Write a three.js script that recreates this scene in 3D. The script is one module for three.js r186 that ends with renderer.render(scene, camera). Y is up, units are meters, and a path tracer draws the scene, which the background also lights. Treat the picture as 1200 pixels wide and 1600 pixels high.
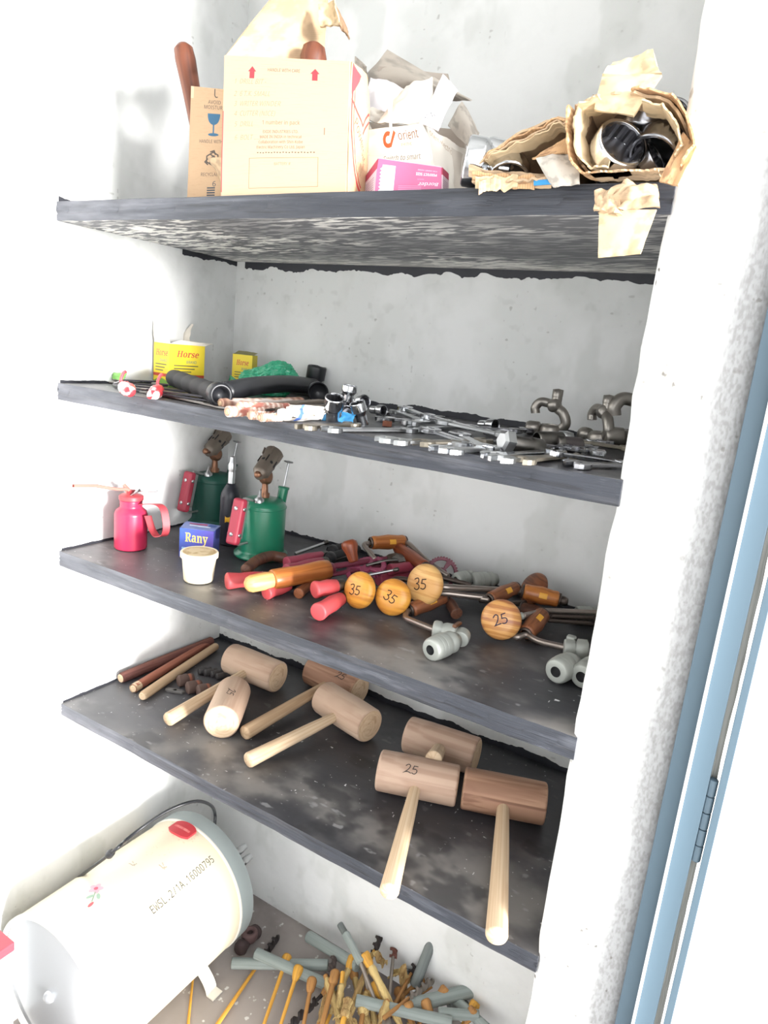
import * as THREE from 'three';
import { RoundedBoxGeometry } from 'three/addons/geometries/RoundedBoxGeometry.js';
import { mergeGeometries } from 'three/addons/utils/BufferGeometryUtils.js';

// ---------------------------------------------------------------- camera, sky, sun, exposure
const scene = new THREE.Scene();
const camera = new THREE.PerspectiveCamera(2 * Math.atan(800 / 1083.9) * 180 / Math.PI, 0.75, 0.02, 80);
camera.position.set(1.3494, 1.676, 0.917);
camera.rotation.order = 'YXZ';
camera.rotation.set(-0.2277, 0.524, 0.0991);
camera.updateMatrixWorld(true);
scene.add(camera);
scene.background = new THREE.Color(0.97, 0.985, 1.0);      // bright, evenly overcast sky
scene.backgroundIntensity = 4.3;
const sun = new THREE.DirectionalLight(new THREE.Color(1, 0.985, 0.96), 8.0);   // hazy low sun through the doorway
sun.position.set(6, 1.72, 1.42); sun.target.position.set(0, 1.45, -0.02);
sun.castShadow = true; sun.shadow.radius = 18; sun.shadow.mapSize.set(2048, 2048);
Object.assign(sun.shadow.camera, { left: -3, right: 3, top: 3, bottom: -3, near: 0.1, far: 20 });
scene.add(sun, sun.target);
const renderer = new THREE.WebGLRenderer({ antialias: true });
renderer.toneMapping = THREE.LinearToneMapping;
renderer.toneMappingExposure = 1.12;
renderer.shadowMap.enabled = true;

// ---------------------------------------------------------------- helpers
const V = (x, y, z) => new THREE.Vector3(x, y, z);
let seed = 7;
const rnd = () => { seed = (seed * 1664525 + 1013904223) >>> 0; return seed / 4294967296; };
const rr = (a, b) => a + (b - a) * rnd();
const F = 1083.9;
const SH = { 1: 1.901, 2: 1.544, 3: 1.1743, 4: 0.80, 0: 0 };      // shelf tops and floor
const W = 1.16, D = 0.518;
// where the sight line through a point of the photograph meets a plane (axis 0,1,2 = value)
function U(axis, val, u, v) {
  const d = V((u - 600) / F, -(v - 800) / F, -1).applyQuaternion(camera.quaternion), c = camera.position;
  const t = (val - c.getComponent(axis)) / d.getComponent(axis);
  return c.clone().addScaledVector(d, t);
}
const on = (k, u, v, h = 0) => U(1, SH[k] + h, u, v);
const Zp = (z, u, v) => U(2, z, u, v);
const Xp = (x, u, v) => U(0, x, u, v);

const used = {};
function numbered(n) { const k = used[n] = (used[n] ?? -1) + 1; return k ? `${n}_${String(k).padStart(3, '0')}` : n; }
function shade(m) { m.castShadow = m.receiveShadow = true; return m; }
function thing(name, label, category, pos = V(0, 0, 0), group) {
  const o = new THREE.Group(); o.name = numbered(name); o.position.copy(pos); scene.add(o);
  o.userData = { label, category }; if (group) o.userData.group = group;
  return o;
}
function struct(name, geo, mat) { const m = shade(new THREE.Mesh(geo, mat)); m.name = name; m.userData.kind = 'structure'; scene.add(m); return m; }
// a part whose geometry is already in the parent's own frame
function part(name, geo, mat, parent, label) {
  const m = shade(new THREE.Mesh(geo, mat)); m.name = name; if (label) m.userData.label = label; parent.add(m); return m;
}
// a part whose geometry is given in world metres, under an unrotated thing
function partW(name, geo, mat, t, label) { const p = V(0, 0, 0); for (let o = t; o && o !== scene; o = o.parent) p.add(o.position); geo.translate(-p.x, -p.y, -p.z); return part(name, geo, mat, t, label); }
const merge = (a) => mergeGeometries(a.map((g) => { g = g.index ? g.toNonIndexed() : g; for (const k of Object.keys(g.attributes)) if (!['position', 'normal', 'uv'].includes(k)) g.deleteAttribute(k); g.morphAttributes = {}; return g; }));
const rbox = (w, h, d, r = 0.003, x = 0, y = 0, z = 0) => new RoundedBoxGeometry(w, h, d, 2, Math.min(r, w * .49, h * .49, d * .49)).translate(x, y, z);
const UPV = V(0, 1, 0);
function orient(g, a, dir) { return g.applyQuaternion(new THREE.Quaternion().setFromUnitVectors(UPV, dir.clone().normalize())).translate(a.x, a.y, a.z); }
// lathe profile [[radius, height], ...] turned about an axis that starts at a and runs along dir
function turn(profile, a = V(0, 0, 0), dir = UPV, n = 24) { return orient(new THREE.LatheGeometry(profile.map(([r, y]) => new THREE.Vector2(Math.max(r, 0.00001), y)), n), a, dir); }
// rounded rod from a to b
function rod(a, b, r1, r2 = r1, n = 16, bev = 0.25) {
  const L = a.distanceTo(b), e = Math.min(r1, r2) * bev;
  return turn([[0, 0], [r1 - e, 0], [r1, e], [(r1 + r2) / 2, L / 2], [r2, L - e], [r2 - e, L], [0, L]], a, b.clone().sub(a), n);
}
function tube(pts, r, seg = 40, rad = 8, closed = false, tension = 0.5) { return new THREE.TubeGeometry(new THREE.CatmullRomCurve3(pts, closed, 'catmullrom', tension), seg, r, rad, closed); }
function poly(pts, r, rad = 10) {   // bent bar: straight runs with small rounded corners
  const c = new THREE.CurvePath();
  let p = pts[0];
  for (let i = 1; i < pts.length; i++) {
    if (i === pts.length - 1) { c.add(new THREE.LineCurve3(p, pts[i])); break; }
    const k = Math.min(r * 3, pts[i].distanceTo(pts[i - 1]) * .45, pts[i].distanceTo(pts[i + 1]) * .45);
    const q1 = pts[i].clone().lerp(pts[i - 1], k / pts[i].distanceTo(pts[i - 1])), q2 = pts[i].clone().lerp(pts[i + 1], k / pts[i].distanceTo(pts[i + 1]));
    c.add(new THREE.LineCurve3(p, q1)); c.add(new THREE.QuadraticBezierCurve3(q1, pts[i], q2)); p = q2;
  }
  const all = []; for (const s of c.curves) { const n = s.type === 'LineCurve3' ? 4 : 8; for (let i = 0; i < n; i++) all.push(s.getPoint(i / n)); } all.push(pts.at(-1));
  const g = new THREE.TubeGeometry(new THREE.CatmullRomCurve3(all, false, 'centripetal'), all.length * 2, r, rad);
  const d0 = pts[0].clone().sub(pts[1]), d1 = pts.at(-1).clone().sub(pts.at(-2));
  return merge([g, turn([[0, r * .4], [r * .8, r * .3], [r, 0]], pts[0], d0, rad), turn([[0, r * .4], [r * .8, r * .3], [r, 0]], pts.at(-1), d1, rad)]);
}
// flat shape given as [x, y] points, extruded by depth with a small bevel
function slab(pts, depth, bevel = 0.0008, holes = []) {
  const s = new THREE.Shape(pts.map(([x, y]) => new THREE.Vector2(x, y)));
  for (const h of holes) s.holes.push(new THREE.Path(h.map(([x, y]) => new THREE.Vector2(x, y))));
  return new THREE.ExtrudeGeometry(s, { depth, bevelEnabled: bevel > 0, bevelThickness: bevel, bevelSize: bevel, bevelSegments: 1, curveSegments: 10 });
}
// a sheet with thickness: fn(u, v) gives its middle surface
function sheet(fn, nx, ny, th = 0.003, keep) {
  const P = [], N = [], uv = [], idx = [];
  const e = 1e-3;
  for (let j = 0; j <= ny; j++) for (let i = 0; i <= nx; i++) {
    const u = i / nx, v = j / ny, p = fn(u, v);
    const du = fn(Math.min(1, u + e), v).sub(fn(Math.max(0, u - e), v)), dv = fn(u, Math.min(1, v + e)).sub(fn(u, Math.max(0, v - e)));
    const n = du.cross(dv).normalize();
    P.push(p); N.push(n); uv.push([u, v]);
  }
  const pos = [], uvs = [], at = (i, j) => j * (nx + 1) + i, push = (k, s) => { const p = P[k].clone().addScaledVector(N[k], s * th / 2); pos.push(p.x, p.y, p.z); uvs.push(...uv[k]); return pos.length / 3 - 1; };
  const top = P.map((_, k) => push(k, 1)), bot = P.map((_, k) => push(k, -1));
  for (let j = 0; j < ny; j++) for (let i = 0; i < nx; i++) {
    const a = at(i, j), b = at(i + 1, j), c = at(i + 1, j + 1), d = at(i, j + 1);
    if (keep && !keep((i + .5) / nx, (j + .5) / ny)) continue;
    idx.push(top[a], top[b], top[c], top[a], top[c], top[d], bot[a], bot[c], bot[b], bot[a], bot[d], bot[c]);
  }
  const ring = []; for (let i = 0; i < nx; i++) ring.push(at(i, 0)); for (let j = 0; j < ny; j++) ring.push(at(nx, j)); for (let i = nx; i > 0; i--) ring.push(at(i, ny)); for (let j = ny; j > 0; j--) ring.push(at(0, j));
  for (let k = 0; k < ring.length; k++) { const a = ring[k], b = ring[(k + 1) % ring.length], A = push(a, 1), B = push(b, 1), C = push(b, -1), E = push(a, -1); idx.push(A, E, C, A, C, B); }
  const g = new THREE.BufferGeometry(); g.setAttribute('position', new THREE.Float32BufferAttribute(pos, 3)); g.setAttribute('uv', new THREE.Float32BufferAttribute(uvs, 2)); g.setIndex(idx); g.computeVertexNormals(); return g;
}
// value noise
function hash(x, y, s) { let h = (x * 374761393 + y * 668265263 + s * 1442695041) | 0; h = Math.imul(h ^ (h >>> 13), 1274126177); return ((h ^ (h >>> 16)) >>> 0) / 4294967296; }
function vn(x, y, s, per = 0) {
  const xi = Math.floor(x), yi = Math.floor(y), fx = x - xi, fy = y - yi, u = fx * fx * (3 - 2 * fx), v = fy * fy * (3 - 2 * fy);
  const w = per ? (k) => ((k % per) + per) % per : (k) => k;
  const a = hash(w(xi), w(yi), s), b = hash(w(xi + 1), w(yi), s), c = hash(w(xi), w(yi + 1), s), d = hash(w(xi + 1), w(yi + 1), s);
  return a + (b - a) * u + (c - a) * v + (a - b - c + d) * u * v;
}
function fbm(x, y, s, o = 4, per = 0) { let t = 0, a = .5, n = 0; for (let i = 0; i < o; i++) { t += a * vn(x, y, s + i, per); n += a; a *= .5; x *= 2; y *= 2; per *= 2; } return t / n; }
// quad sheet between four corners, crumpled; bend pushes the middle out along the normal
function quad(a, b, c, d, { nx = 10, ny = 10, th = 0.003, crumple = 0, freq = 3, s = 1, bend = 0, ragged = 0, lump = 0 } = {}) {
  const n = b.clone().sub(a).cross(d.clone().sub(a)).normalize();
  return sheet((u, v) => {
    const uu = u, vv = ragged ? v * (1 + ragged * (vn(u * 9, 3.3, s) + vn(u * 23, 7.3, s) * .5 - .75)) : v;
    const p = a.clone().multiplyScalar((1 - uu) * (1 - vv)).addScaledVector(b, uu * (1 - vv)).addScaledVector(c, uu * vv).addScaledVector(d, (1 - uu) * vv);
    return p.addScaledVector(n, bend * Math.sin(Math.PI * u) * Math.sin(Math.PI * Math.min(1, v)) + crumple * (fbm(u * freq, v * freq, s, 3) - .5) * 2 + lump * Math.abs(Math.sin(u * 5 + v * 3 + s)));
  }, nx, ny, th);
}
function tex(n, m, fn, srgb = true, rep = [1, 1]) {   // fn(u, v, x, y) -> [r, g, b] in 0..255
  const a = new Uint8Array(n * m * 4);
  for (let y = 0; y < m; y++) for (let x = 0; x < n; x++) { const c = fn(x / n, y / m), k = (y * n + x) * 4; a[k] = Math.max(0, Math.min(255, c[0])); a[k + 1] = Math.max(0, Math.min(255, c[1])); a[k + 2] = Math.max(0, Math.min(255, c[2])); a[k + 3] = 255; }
  const t = new THREE.DataTexture(a, n, m); t.magFilter = THREE.LinearFilter; t.minFilter = THREE.LinearMipmapLinearFilter; t.generateMipmaps = true; t.wrapS = t.wrapT = THREE.RepeatWrapping; if (srgb) t.colorSpace = THREE.SRGBColorSpace; t.repeat.set(...rep); t.needsUpdate = true; return t;
}
function paint(w, h, fn) { const c = document.createElement('canvas'); c.width = w; c.height = h; fn(c.getContext('2d'), w, h); const t = new THREE.CanvasTexture(c); t.colorSpace = THREE.SRGBColorSpace; return t; }
const mat = (color, rough = .6, metal = 0, extra = {}) => new THREE.MeshStandardMaterial({ color, roughness: rough, metalness: metal, ...extra });
const phys = (color, rough, extra = {}) => new THREE.MeshPhysicalMaterial({ color, roughness: rough, ...extra });
const mix = (a, b, t) => a.map((x, i) => x + (b[i] - x) * t);
const sm = (a, b, x) => { const t = Math.max(0, Math.min(1, (x - a) / (b - a))); return t * t * (3 - 2 * t); };
// texture coordinates in metres, by the face's main direction
function uvm(g) {
  g = g.index ? g.toNonIndexed() : g; if (!g.attributes.normal) g.computeVertexNormals();
  const p = g.attributes.position, n = g.attributes.normal, uv = new Float32Array(p.count * 2);
  for (let i = 0; i < p.count; i++) {
    const ax = Math.abs(n.getX(i)), ay = Math.abs(n.getY(i)), az = Math.abs(n.getZ(i));
    const [u, v] = ax > ay && ax > az ? [p.getZ(i), p.getY(i)] : ay > az ? [p.getX(i), p.getZ(i)] : [p.getX(i), p.getY(i)];
    uv[i * 2] = u; uv[i * 2 + 1] = v;
  }
  g.setAttribute('uv', new THREE.BufferAttribute(uv, 2)); return g;
}

// ---------------------------------------------------------------- the setting: materials
const plasterMap = (s, dirt) => tex(1024, 1024, (u, v) => {
  const a = fbm(u * 6, v * 6, s, 5, 6), b = fbm(u * 40, v * 40, s + 9, 3, 40), sp = fbm(u * 90, v * 90, s + 21, 2, 90);
  let c = [226, 227, 227]; c = mix(c, [205, 207, 205], sm(.42, .7, a) * dirt); c = mix(c, [197, 199, 196], sm(.5, .7, fbm(u * 14, v * 9, s + 31, 4, 14)) * dirt * .8); c = mix(c, [182, 184, 181], sm(.62, .8, b) * sm(.45, .75, a) * dirt * .6);
  return mix(c, [120, 118, 114], sm(.82, .92, sp) * sm(.5, .7, a) * dirt * .7);
});
const plasterBump = tex(512, 512, (u, v) => { const k = 255 * (.6 * fbm(u * 30, v * 30, 5, 4, 30) + .4 * fbm(u * 8, v * 8, 6, 3, 8)); return [k, k, k]; }, false);
const plaster = mat(0xffffff, .92, 0, { map: plasterMap(3, .48), bumpMap: plasterBump, bumpScale: .0022 });
const floorMat = mat(0xffffff, .75, 0, { map: tex(1024, 1024, (u, v) => { const a = fbm(u * 7, v * 7, 71, 5, 7), b = fbm(u * 60, v * 60, 72, 3, 60); return mix(mix([158, 150, 146], [120, 112, 110], sm(.35, .75, a)), [205, 203, 200], sm(.76, .84, b)); }), bumpMap: plasterBump, bumpScale: .001 });
const outsideMat = mat(0xd8d6d0, .9);
// black gloss paint: scuffed and dusty, with glare painted in towards the left end
function shelfMap(s, wearGlare, front) {
  return tex(1024, 512, (u, v) => {
    const a = fbm(u * 9, v * 5, s, 5), b = fbm(u * 46, v * 30, s + 3, 3), st = fbm(u * 5 + v * 9, v * 60, s + 5, 3);
    let c = front ? [47, 50, 58] : [50, 50, 54];
    c = mix(c, [84, 83, 86], sm(.5, .78, a) * .55 * wearGlare);
    const edge = front ? 0 : sm(.55, .97, v + (a - .5) * .55);
    c = mix(c, [134, 130, 125], edge * sm(.3, .7, a) * wearGlare * .85);
    c = mix(c, [30, 30, 34], sm(.6, .75, fbm(u * 14, v * 8, s + 11, 4)) * .5);
    c = mix(c, [150, 150, 150], sm(.74, .86, b) * (.25 + .5 * edge) * wearGlare);
    if (front) c = mix(c, [138, 139, 146], Math.max(sm(.55, .8, fbm(u * 12, v * 2, s + 17, 5)) * .42 * wearGlare, sm(.55, .05, u + (a - .5) * .5) * (.35 + .5 * fbm(u * 20, v * 3, s + 19, 4))));  // left end of the front painted paler for glare
    else c = mix(c, [120, 119, 122], sm(.5, .1, u + (1 - v) * .35 + (a - .5) * .7) * .6 * wearGlare);  // glare painted into the left front of the top
    return mix(c, [225, 225, 225], sm(.955, .97, vn(u * 190, v * 95, s + 13)) * sm(.55, .68, fbm(u * 4, v * 3, s + 14, 2)) * (front ? .3 : .9));
  });
}
const shelfRough = .5;
const underMap = tex(1024, 1024, (u, v) => { const d = u * 4 + v * 9, a = fbm(u * 34 + v * 12, v * 62 - u * 30, 91, 5), b = fbm(u * 5, v * 5, 92, 4); return mix([100, 100, 104], [232, 229, 224], Math.min(1, sm(.42, .62, a) * (.35 + .9 * sm(.3, .6, b)) * (.55 + .7 * sm(.9, .1, u)) + .6 * sm(.72, .95, 1 - v))); });

// ---------------------------------------------------------------- the setting: walls, floor, ceiling
const CE = 2.75;
const wallBox = (x0, x1, y0, y1, z0, z1) => uvm(new THREE.BoxGeometry(x1 - x0, y1 - y0, z1 - z0).translate((x0 + x1) / 2, (y0 + y1) / 2, (z0 + z1) / 2));
struct('floor', wallBox(-.2, 1.32, -.15, 0, -.75, 2.8), floorMat);
struct('ceiling', wallBox(-.2, 1.36, CE, CE + .15, -.75, 2.8), plaster);
struct('wall_back', wallBox(-.2, 1.3, 0, CE, -.72, -D), plaster);
struct('wall_left', wallBox(-.22, 0, 0, CE, -.72, 2.8), plaster);
// unseen wall behind the photographer, its opening added to let in frontal daylight
{
  const g = [wallBox(-.2, .12, 0, CE, 2.5, 2.7), wallBox(.72, 1.34, 0, CE, 2.5, 2.7), wallBox(.12, .72, 2.25, CE, 2.5, 2.7)];
  struct('wall_front', merge(g), plaster);
}
// pier at the right of the niche: hand-plastered, its corner not quite straight
{
  const pierMap = tex(2048, 1024, (u, v) => {   // whitewash, with the shade beside the frame painted in as a grey strip
    const l = u * 1.4, a = fbm(u * 10, v * 10, 811, 5, 10), b = fbm(u * 120, v * 120, 812, 3, 120), g = fbm(u * 500, v * 250, 813, 3), e = fbm(u * 3, v * 9, 814, 4, 9);
    let c = mix([232, 232, 231], [206, 206, 204], sm(.5, .75, a) * .6); c = mix(c, [150, 146, 140], sm(.66, .78, b) * sm(.5, .68, a) * .7);
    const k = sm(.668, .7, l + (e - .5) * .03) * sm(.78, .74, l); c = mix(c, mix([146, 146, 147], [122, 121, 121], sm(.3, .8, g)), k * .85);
    return mix(c, [96, 92, 88], sm(.78, .86, b) * sm(.45, .6, e) * .8);
  });
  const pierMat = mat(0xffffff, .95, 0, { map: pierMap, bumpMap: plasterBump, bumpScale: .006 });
  const n = 90;
  const ring = (y) => {
    const w = (fbm(y * 7, 1.5, 41, 4) - .5) * .012 + (fbm(y * 40, 2.5, 42, 2) - .5) * .004, c = (fbm(y * 3, 4.5, 43, 3) - .5) * .008;
    return [[1.16 + w, -.6], [1.16 + w, -.022], [1.163 + w, -.009 + c], [1.169 + w, -.002 + c], [1.18, .001 + c], [1.205, .002 + c], [1.23, .0005 + c], [1.25, -.003 + c], [1.268, -.011 + c * .6], [1.28, -.017], [1.292, -.022], [1.33, -.02], [1.33, -.6]];
  };
  const pos = [], uv = [], idx = [], m = 13;
  for (let j = 0; j <= n; j++) { const y = CE * j / n; let l = 0, q = null; for (const [x, z] of ring(y)) { if (q) l += Math.hypot(x - q[0], z - q[1]); q = [x, z]; pos.push(x, y, z); uv.push(l / 1.4, y / 1.4); } }
  for (let j = 0; j < n; j++) for (let i = 0; i < m - 1; i++) { const a = j * m + i, b = a + 1, c = a + m, d = c + 1; idx.push(a, b, d, a, d, c); }
  const g = new THREE.BufferGeometry(); g.setAttribute('position', new THREE.Float32BufferAttribute(pos, 3)); g.setAttribute('uv', new THREE.Float32BufferAttribute(uv, 2)); g.setIndex(idx); g.computeVertexNormals();
  const full = merge([g, wallBox(1.17, 1.325, 0, CE, -.72, -.05)]);
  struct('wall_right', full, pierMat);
}
struct('wall_door', merge([wallBox(1.27, 1.34, 2.66, CE, -.02, 2.7), wallBox(1.27, 1.34, 0, CE, 1.35, 2.7)]), plaster);
struct('ground', wallBox(-8, 14, -.25, -.15, -10, 14), outsideMat);

// ---------------------------------------------------------------- steel door frame and leaf
{
  const d = new THREE.Group(); d.name = 'door_1'; d.userData.kind = 'structure'; scene.add(d);
  const blue = mat(0x4c5f6c, .45), blueDark = mat(0x475864, .5), pale = mat(0xb9c2c6, .8);
  part('door_frame', uvm(merge([rbox(.024, 2.24, .02, .001, 1.302, 1.12, -.012), rbox(.026, 2.24, .016, .001, 1.326, 1.12, -.008)])), blue, d);
  part('frame_lip', uvm(rbox(.0035, 2.24, .032, .001, 1.3135, 1.12, .003)), mat(0xdfe4e6, .5), d, 'lip of the frame, painted pale as its lit edge');  // pale colour paints in the daylight caught on the lip
  part('door_frame_filling', sheet((u, v) => V(1.336 + u * (.0095 + .002 * fbm(v * 50, 1, 6, 3)), v * 2.24, -.02 + .004 * (fbm(v * 60, u * 3, 4, 3) - .5)), 4, 160, .006), mat(0xb8b7b2, .95, 0, { map: plasterMap(77, 1) }), d);
  for (let k = 0; k < 5; k++) {
    const y = 1.0605 + k * .0245;
    const kn = part('hinge_knuckle', turn([[0, 0], [.0052, 0], [.006, .0012], [.006, .0225], [.0052, .0235], [0, .0235]], V(1.3435, y, -.006), UPV, 16), blueDark, d);
  }
  const leaf = part('door_leaf', merge([rbox(.0092, 2.2, .03, .001, 1.3549, 1.12, -.012), rbox(.003, 2.2, .86, .001, 1.358, 1.12, -.45)]), blue, d);
}

// ---------------------------------------------------------------- concrete shelves
const SLAB = { 1: .036, 2: .035, 3: .035, 4: .03 };
const shelfLabels = {
  1: 'topmost black concrete shelf slab, carrying the cartons, its underside streaked with white',
  2: 'second black concrete shelf slab from the top, covered in spanners',
  3: 'third black concrete shelf slab from the top, with the braces and blow torches on it',
  4: 'lowest black concrete shelf slab, carrying the wooden mallets',
};
for (const k of [1, 2, 3, 4]) {
  const t = thing('concrete_shelf', shelfLabels[k], 'shelf', V(0, SH[k] - SLAB[k], 0));
  const h = SLAB[k], topm = mat(0xffffff, shelfRough - .08, 0, { map: shelfMap(100 + k * 20, [0, .5, .7, .9, .9][k], false), bumpMap: plasterBump, bumpScale: .0006 });
  const frm = mat(0xffffff, .55, 0, { map: shelfMap(105 + k * 20, [0, .35, .8, .8, .6][k], true), bumpMap: plasterBump, bumpScale: .0012 });
  const bot = mat(0xffffff, .6, 0, { map: underMap, bumpMap: plasterBump, bumpScale: .001 });
  const x1 = 1.168, wob = (x, s) => (fbm(x * 9, s, 60 + k, 4) - .5) * .006;
  part('shelf_top', sheet((u, v) => V(u * x1, h - .003 + wob(u, 3.3) * .25 * v, -D + v * (D + wob(u * 1.1, 1.2))), 90, 6, .006), topm, t);
  part('shelf_front', sheet((u, v) => V(u * x1, v * (h - .0005) + (v < .5 ? wob(u * 1.3, 5.1) * .5 : wob(u, 3.3) * .25), wob(u * 1.1, 1.2) - .002 + .0015 * Math.sin(v * Math.PI)), 110, 4, .004), frm, t);
  part('shelf_underside', sheet((u, v) => V(u * x1, .002, -D + v * (D - .003)), 40, 6, .004), bot, t);
  part('shelf_core', new THREE.BoxGeometry(x1 + .0, h - .01, D - .008).translate(x1 / 2, h / 2, -D / 2 - .002), frm, t);
}
// ragged black paint where the brush strayed from the slabs onto the walls
function strayPaint(axis, x0, x1, y, up, s, fixed, amp) {
  const n = Math.round((x1 - x0) * 420), pts = [];
  const sgn = up ? 1 : -1;
  for (let i = 0; i <= n; i++) { const x = x0 + (x1 - x0) * i / n; const a = fbm(x * 24, s, 81, 3), b = fbm(x * 140, s + 2, 82, 2); pts.push([x, y + sgn * amp * (.15 + 1.0 * a + .5 * Math.max(0, b - .55) + 2.2 * Math.max(0, fbm(x * 70, s + 5, 83, 1) - .88))]); }
  const g = slab([[x0, y - sgn * .01], ...pts, [x1, y - sgn * .01]], .0012, 0);
  if (axis === 0) { g.rotateY(-Math.PI / 2); g.translate(fixed + .0014, 0, 0); } else g.translate(0, 0, fixed);
  return g;
}
{
  const pm = mat(0x2c2d34, .55), trims = [
    [1, false, 1, .03, 1.165, .022], [2, true, 2, .02, 1.165, .017], [3, true, 3, .02, 1.165, .012], [4, true, 4, .0, 1.165, .02]];
  let n = 0;
  for (const [k, up, s, x0, x1, amp] of trims) struct(`trim_${++n}`, strayPaint(2, x0, x1, up ? SH[k] : SH[k] - SLAB[k], up, s * 3.7, -D, amp), pm);
  for (const k of [1, 2, 3, 4]) struct(`trim_${++n}`, strayPaint(0, -D, -.004, SH[k], true, k * 5.1, 0, k === 1 ? .012 : .007), pm);
  struct(`trim_${++n}`, strayPaint(0, -D, -.33, SH[1] - SLAB[1], false, 8.8, 0, .016), pm);
}

// ---------------------------------------------------------------- shared materials of the objects
function woodMap(base, dark, s, streak = 1, n = 256) {
  return tex(n, n, (u, v) => { const w = fbm(u * 3 + .4 * fbm(u * 4, v * 2, s, 2), v * .8, s, 3), g = fbm(u * 22, v * 2.5 + 2 * fbm(u * 3, v * 2, s + 8, 2), s + 2, 4), k = fbm(u * 6, v * 6, s + 5, 3); return mix(mix(base, dark, Math.min(1, (sm(.45, .75, g) * .5 + sm(.4, .7, w) * .5) * streak)), dark, sm(.62, .85, k) * .4 * streak); });
}
const cardMap = (base, s) => tex(256, 256, (u, v) => { const g = fbm(u * 5, v * 5, s, 4), l = .5 + .5 * Math.sin(v * 2 * Math.PI * 34); return mix(mix(base, base.map((x) => x * .84), sm(.4, .7, g)), base.map((x) => Math.min(255, x * 1.06)), l * .18); });
const M = {
  card: mat(0xffffff, .85, 0, { map: cardMap([196, 168, 136], 301) }),
  cardPale: mat(0xffffff, .85, 0, { map: cardMap([206, 182, 146], 302) }),
  cardDark: mat(0xffffff, .9, 0, { map: cardMap([150, 120, 94], 303) }),
  cardGrey: mat(0xffffff, .8, 0, { map: cardMap([190, 182, 172], 304) }),
  white: mat(0xe2dbd0, .7), whiteIn: mat(0xb9aea4, .85), paper: mat(0xd9d5d8, .6),
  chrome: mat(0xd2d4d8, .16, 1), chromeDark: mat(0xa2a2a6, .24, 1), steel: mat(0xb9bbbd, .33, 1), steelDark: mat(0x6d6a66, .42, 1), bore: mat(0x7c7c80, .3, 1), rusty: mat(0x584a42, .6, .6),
  black: mat(0x232428, .38), blackMatt: mat(0x2a2a2c, .7), red: mat(0xb3303e, .5), maroon: mat(0x6e2c3e, .45), castGrey: mat(0x9fa5a0, .5, .25),
  mallet: [0, 1, 2].map((i) => mat(0xffffff, .7, 0, { map: woodMap([[200, 174, 152], [190, 162, 142], [182, 144, 118]][i], [[160, 128, 108], [146, 114, 96], [120, 84, 66]][i], 320 + i * 9, [.75, .8, 1.1][i]) })),
  handle: [0, 1].map((i) => mat(0xffffff, .65, 0, { map: woodMap([[208, 184, 154], [196, 168, 136]][i], [[150, 112, 78], [128, 96, 66]][i], 350 + i * 7, .5) })),
  endGrain: mat(0xffffff, .75, 0, { map: tex(128, 128, (u, v) => { const r = Math.hypot(u - .45, v - .5), k = .5 + .5 * Math.sin(r * 40 + 5 * fbm(u * 5, v * 5, 33, 3)); return mix([218, 192, 160], [182, 146, 114], k * .25 + .5 * sm(.5, .8, fbm(u * 8, v * 8, 34, 3))); }) }),
  brown: mat(0xffffff, .5, 0, { map: woodMap([128, 74, 50], [84, 44, 30], 370) }),
};
// a lettered face: the canvas is painted on a plain ground
const face = (w, h, fn, rough = .8) => mat(0xffffff, rough, 0, { map: paint(w, h, fn) });
function letter(g, s, x, y, px, color, opt = {}) { g.save(); g.translate(x, y); if (opt.turn) g.rotate(opt.turn); if (opt.wide) g.scale(opt.wide, 1); g.font = `${opt.style ?? ''} ${px}px ${opt.font ?? 'sans-serif'}`; g.fillStyle = color; g.textAlign = opt.align ?? 'center'; g.textBaseline = 'middle'; g.fillText(s, 0, 0); g.restore(); }
function grain(g, w, h, base, dark, n = 900, s = 5) { g.fillStyle = base; g.fillRect(0, 0, w, h); g.globalAlpha = .06; g.fillStyle = dark; for (let i = 0; i < n; i++) { const x = hash(i, 1, s) * w, y = hash(i, 2, s) * h; g.fillRect(x, y, 4 + hash(i, 3, s) * w * .12, 1 + hash(i, 4, s) * 3); } g.globalAlpha = 1; }

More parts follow.
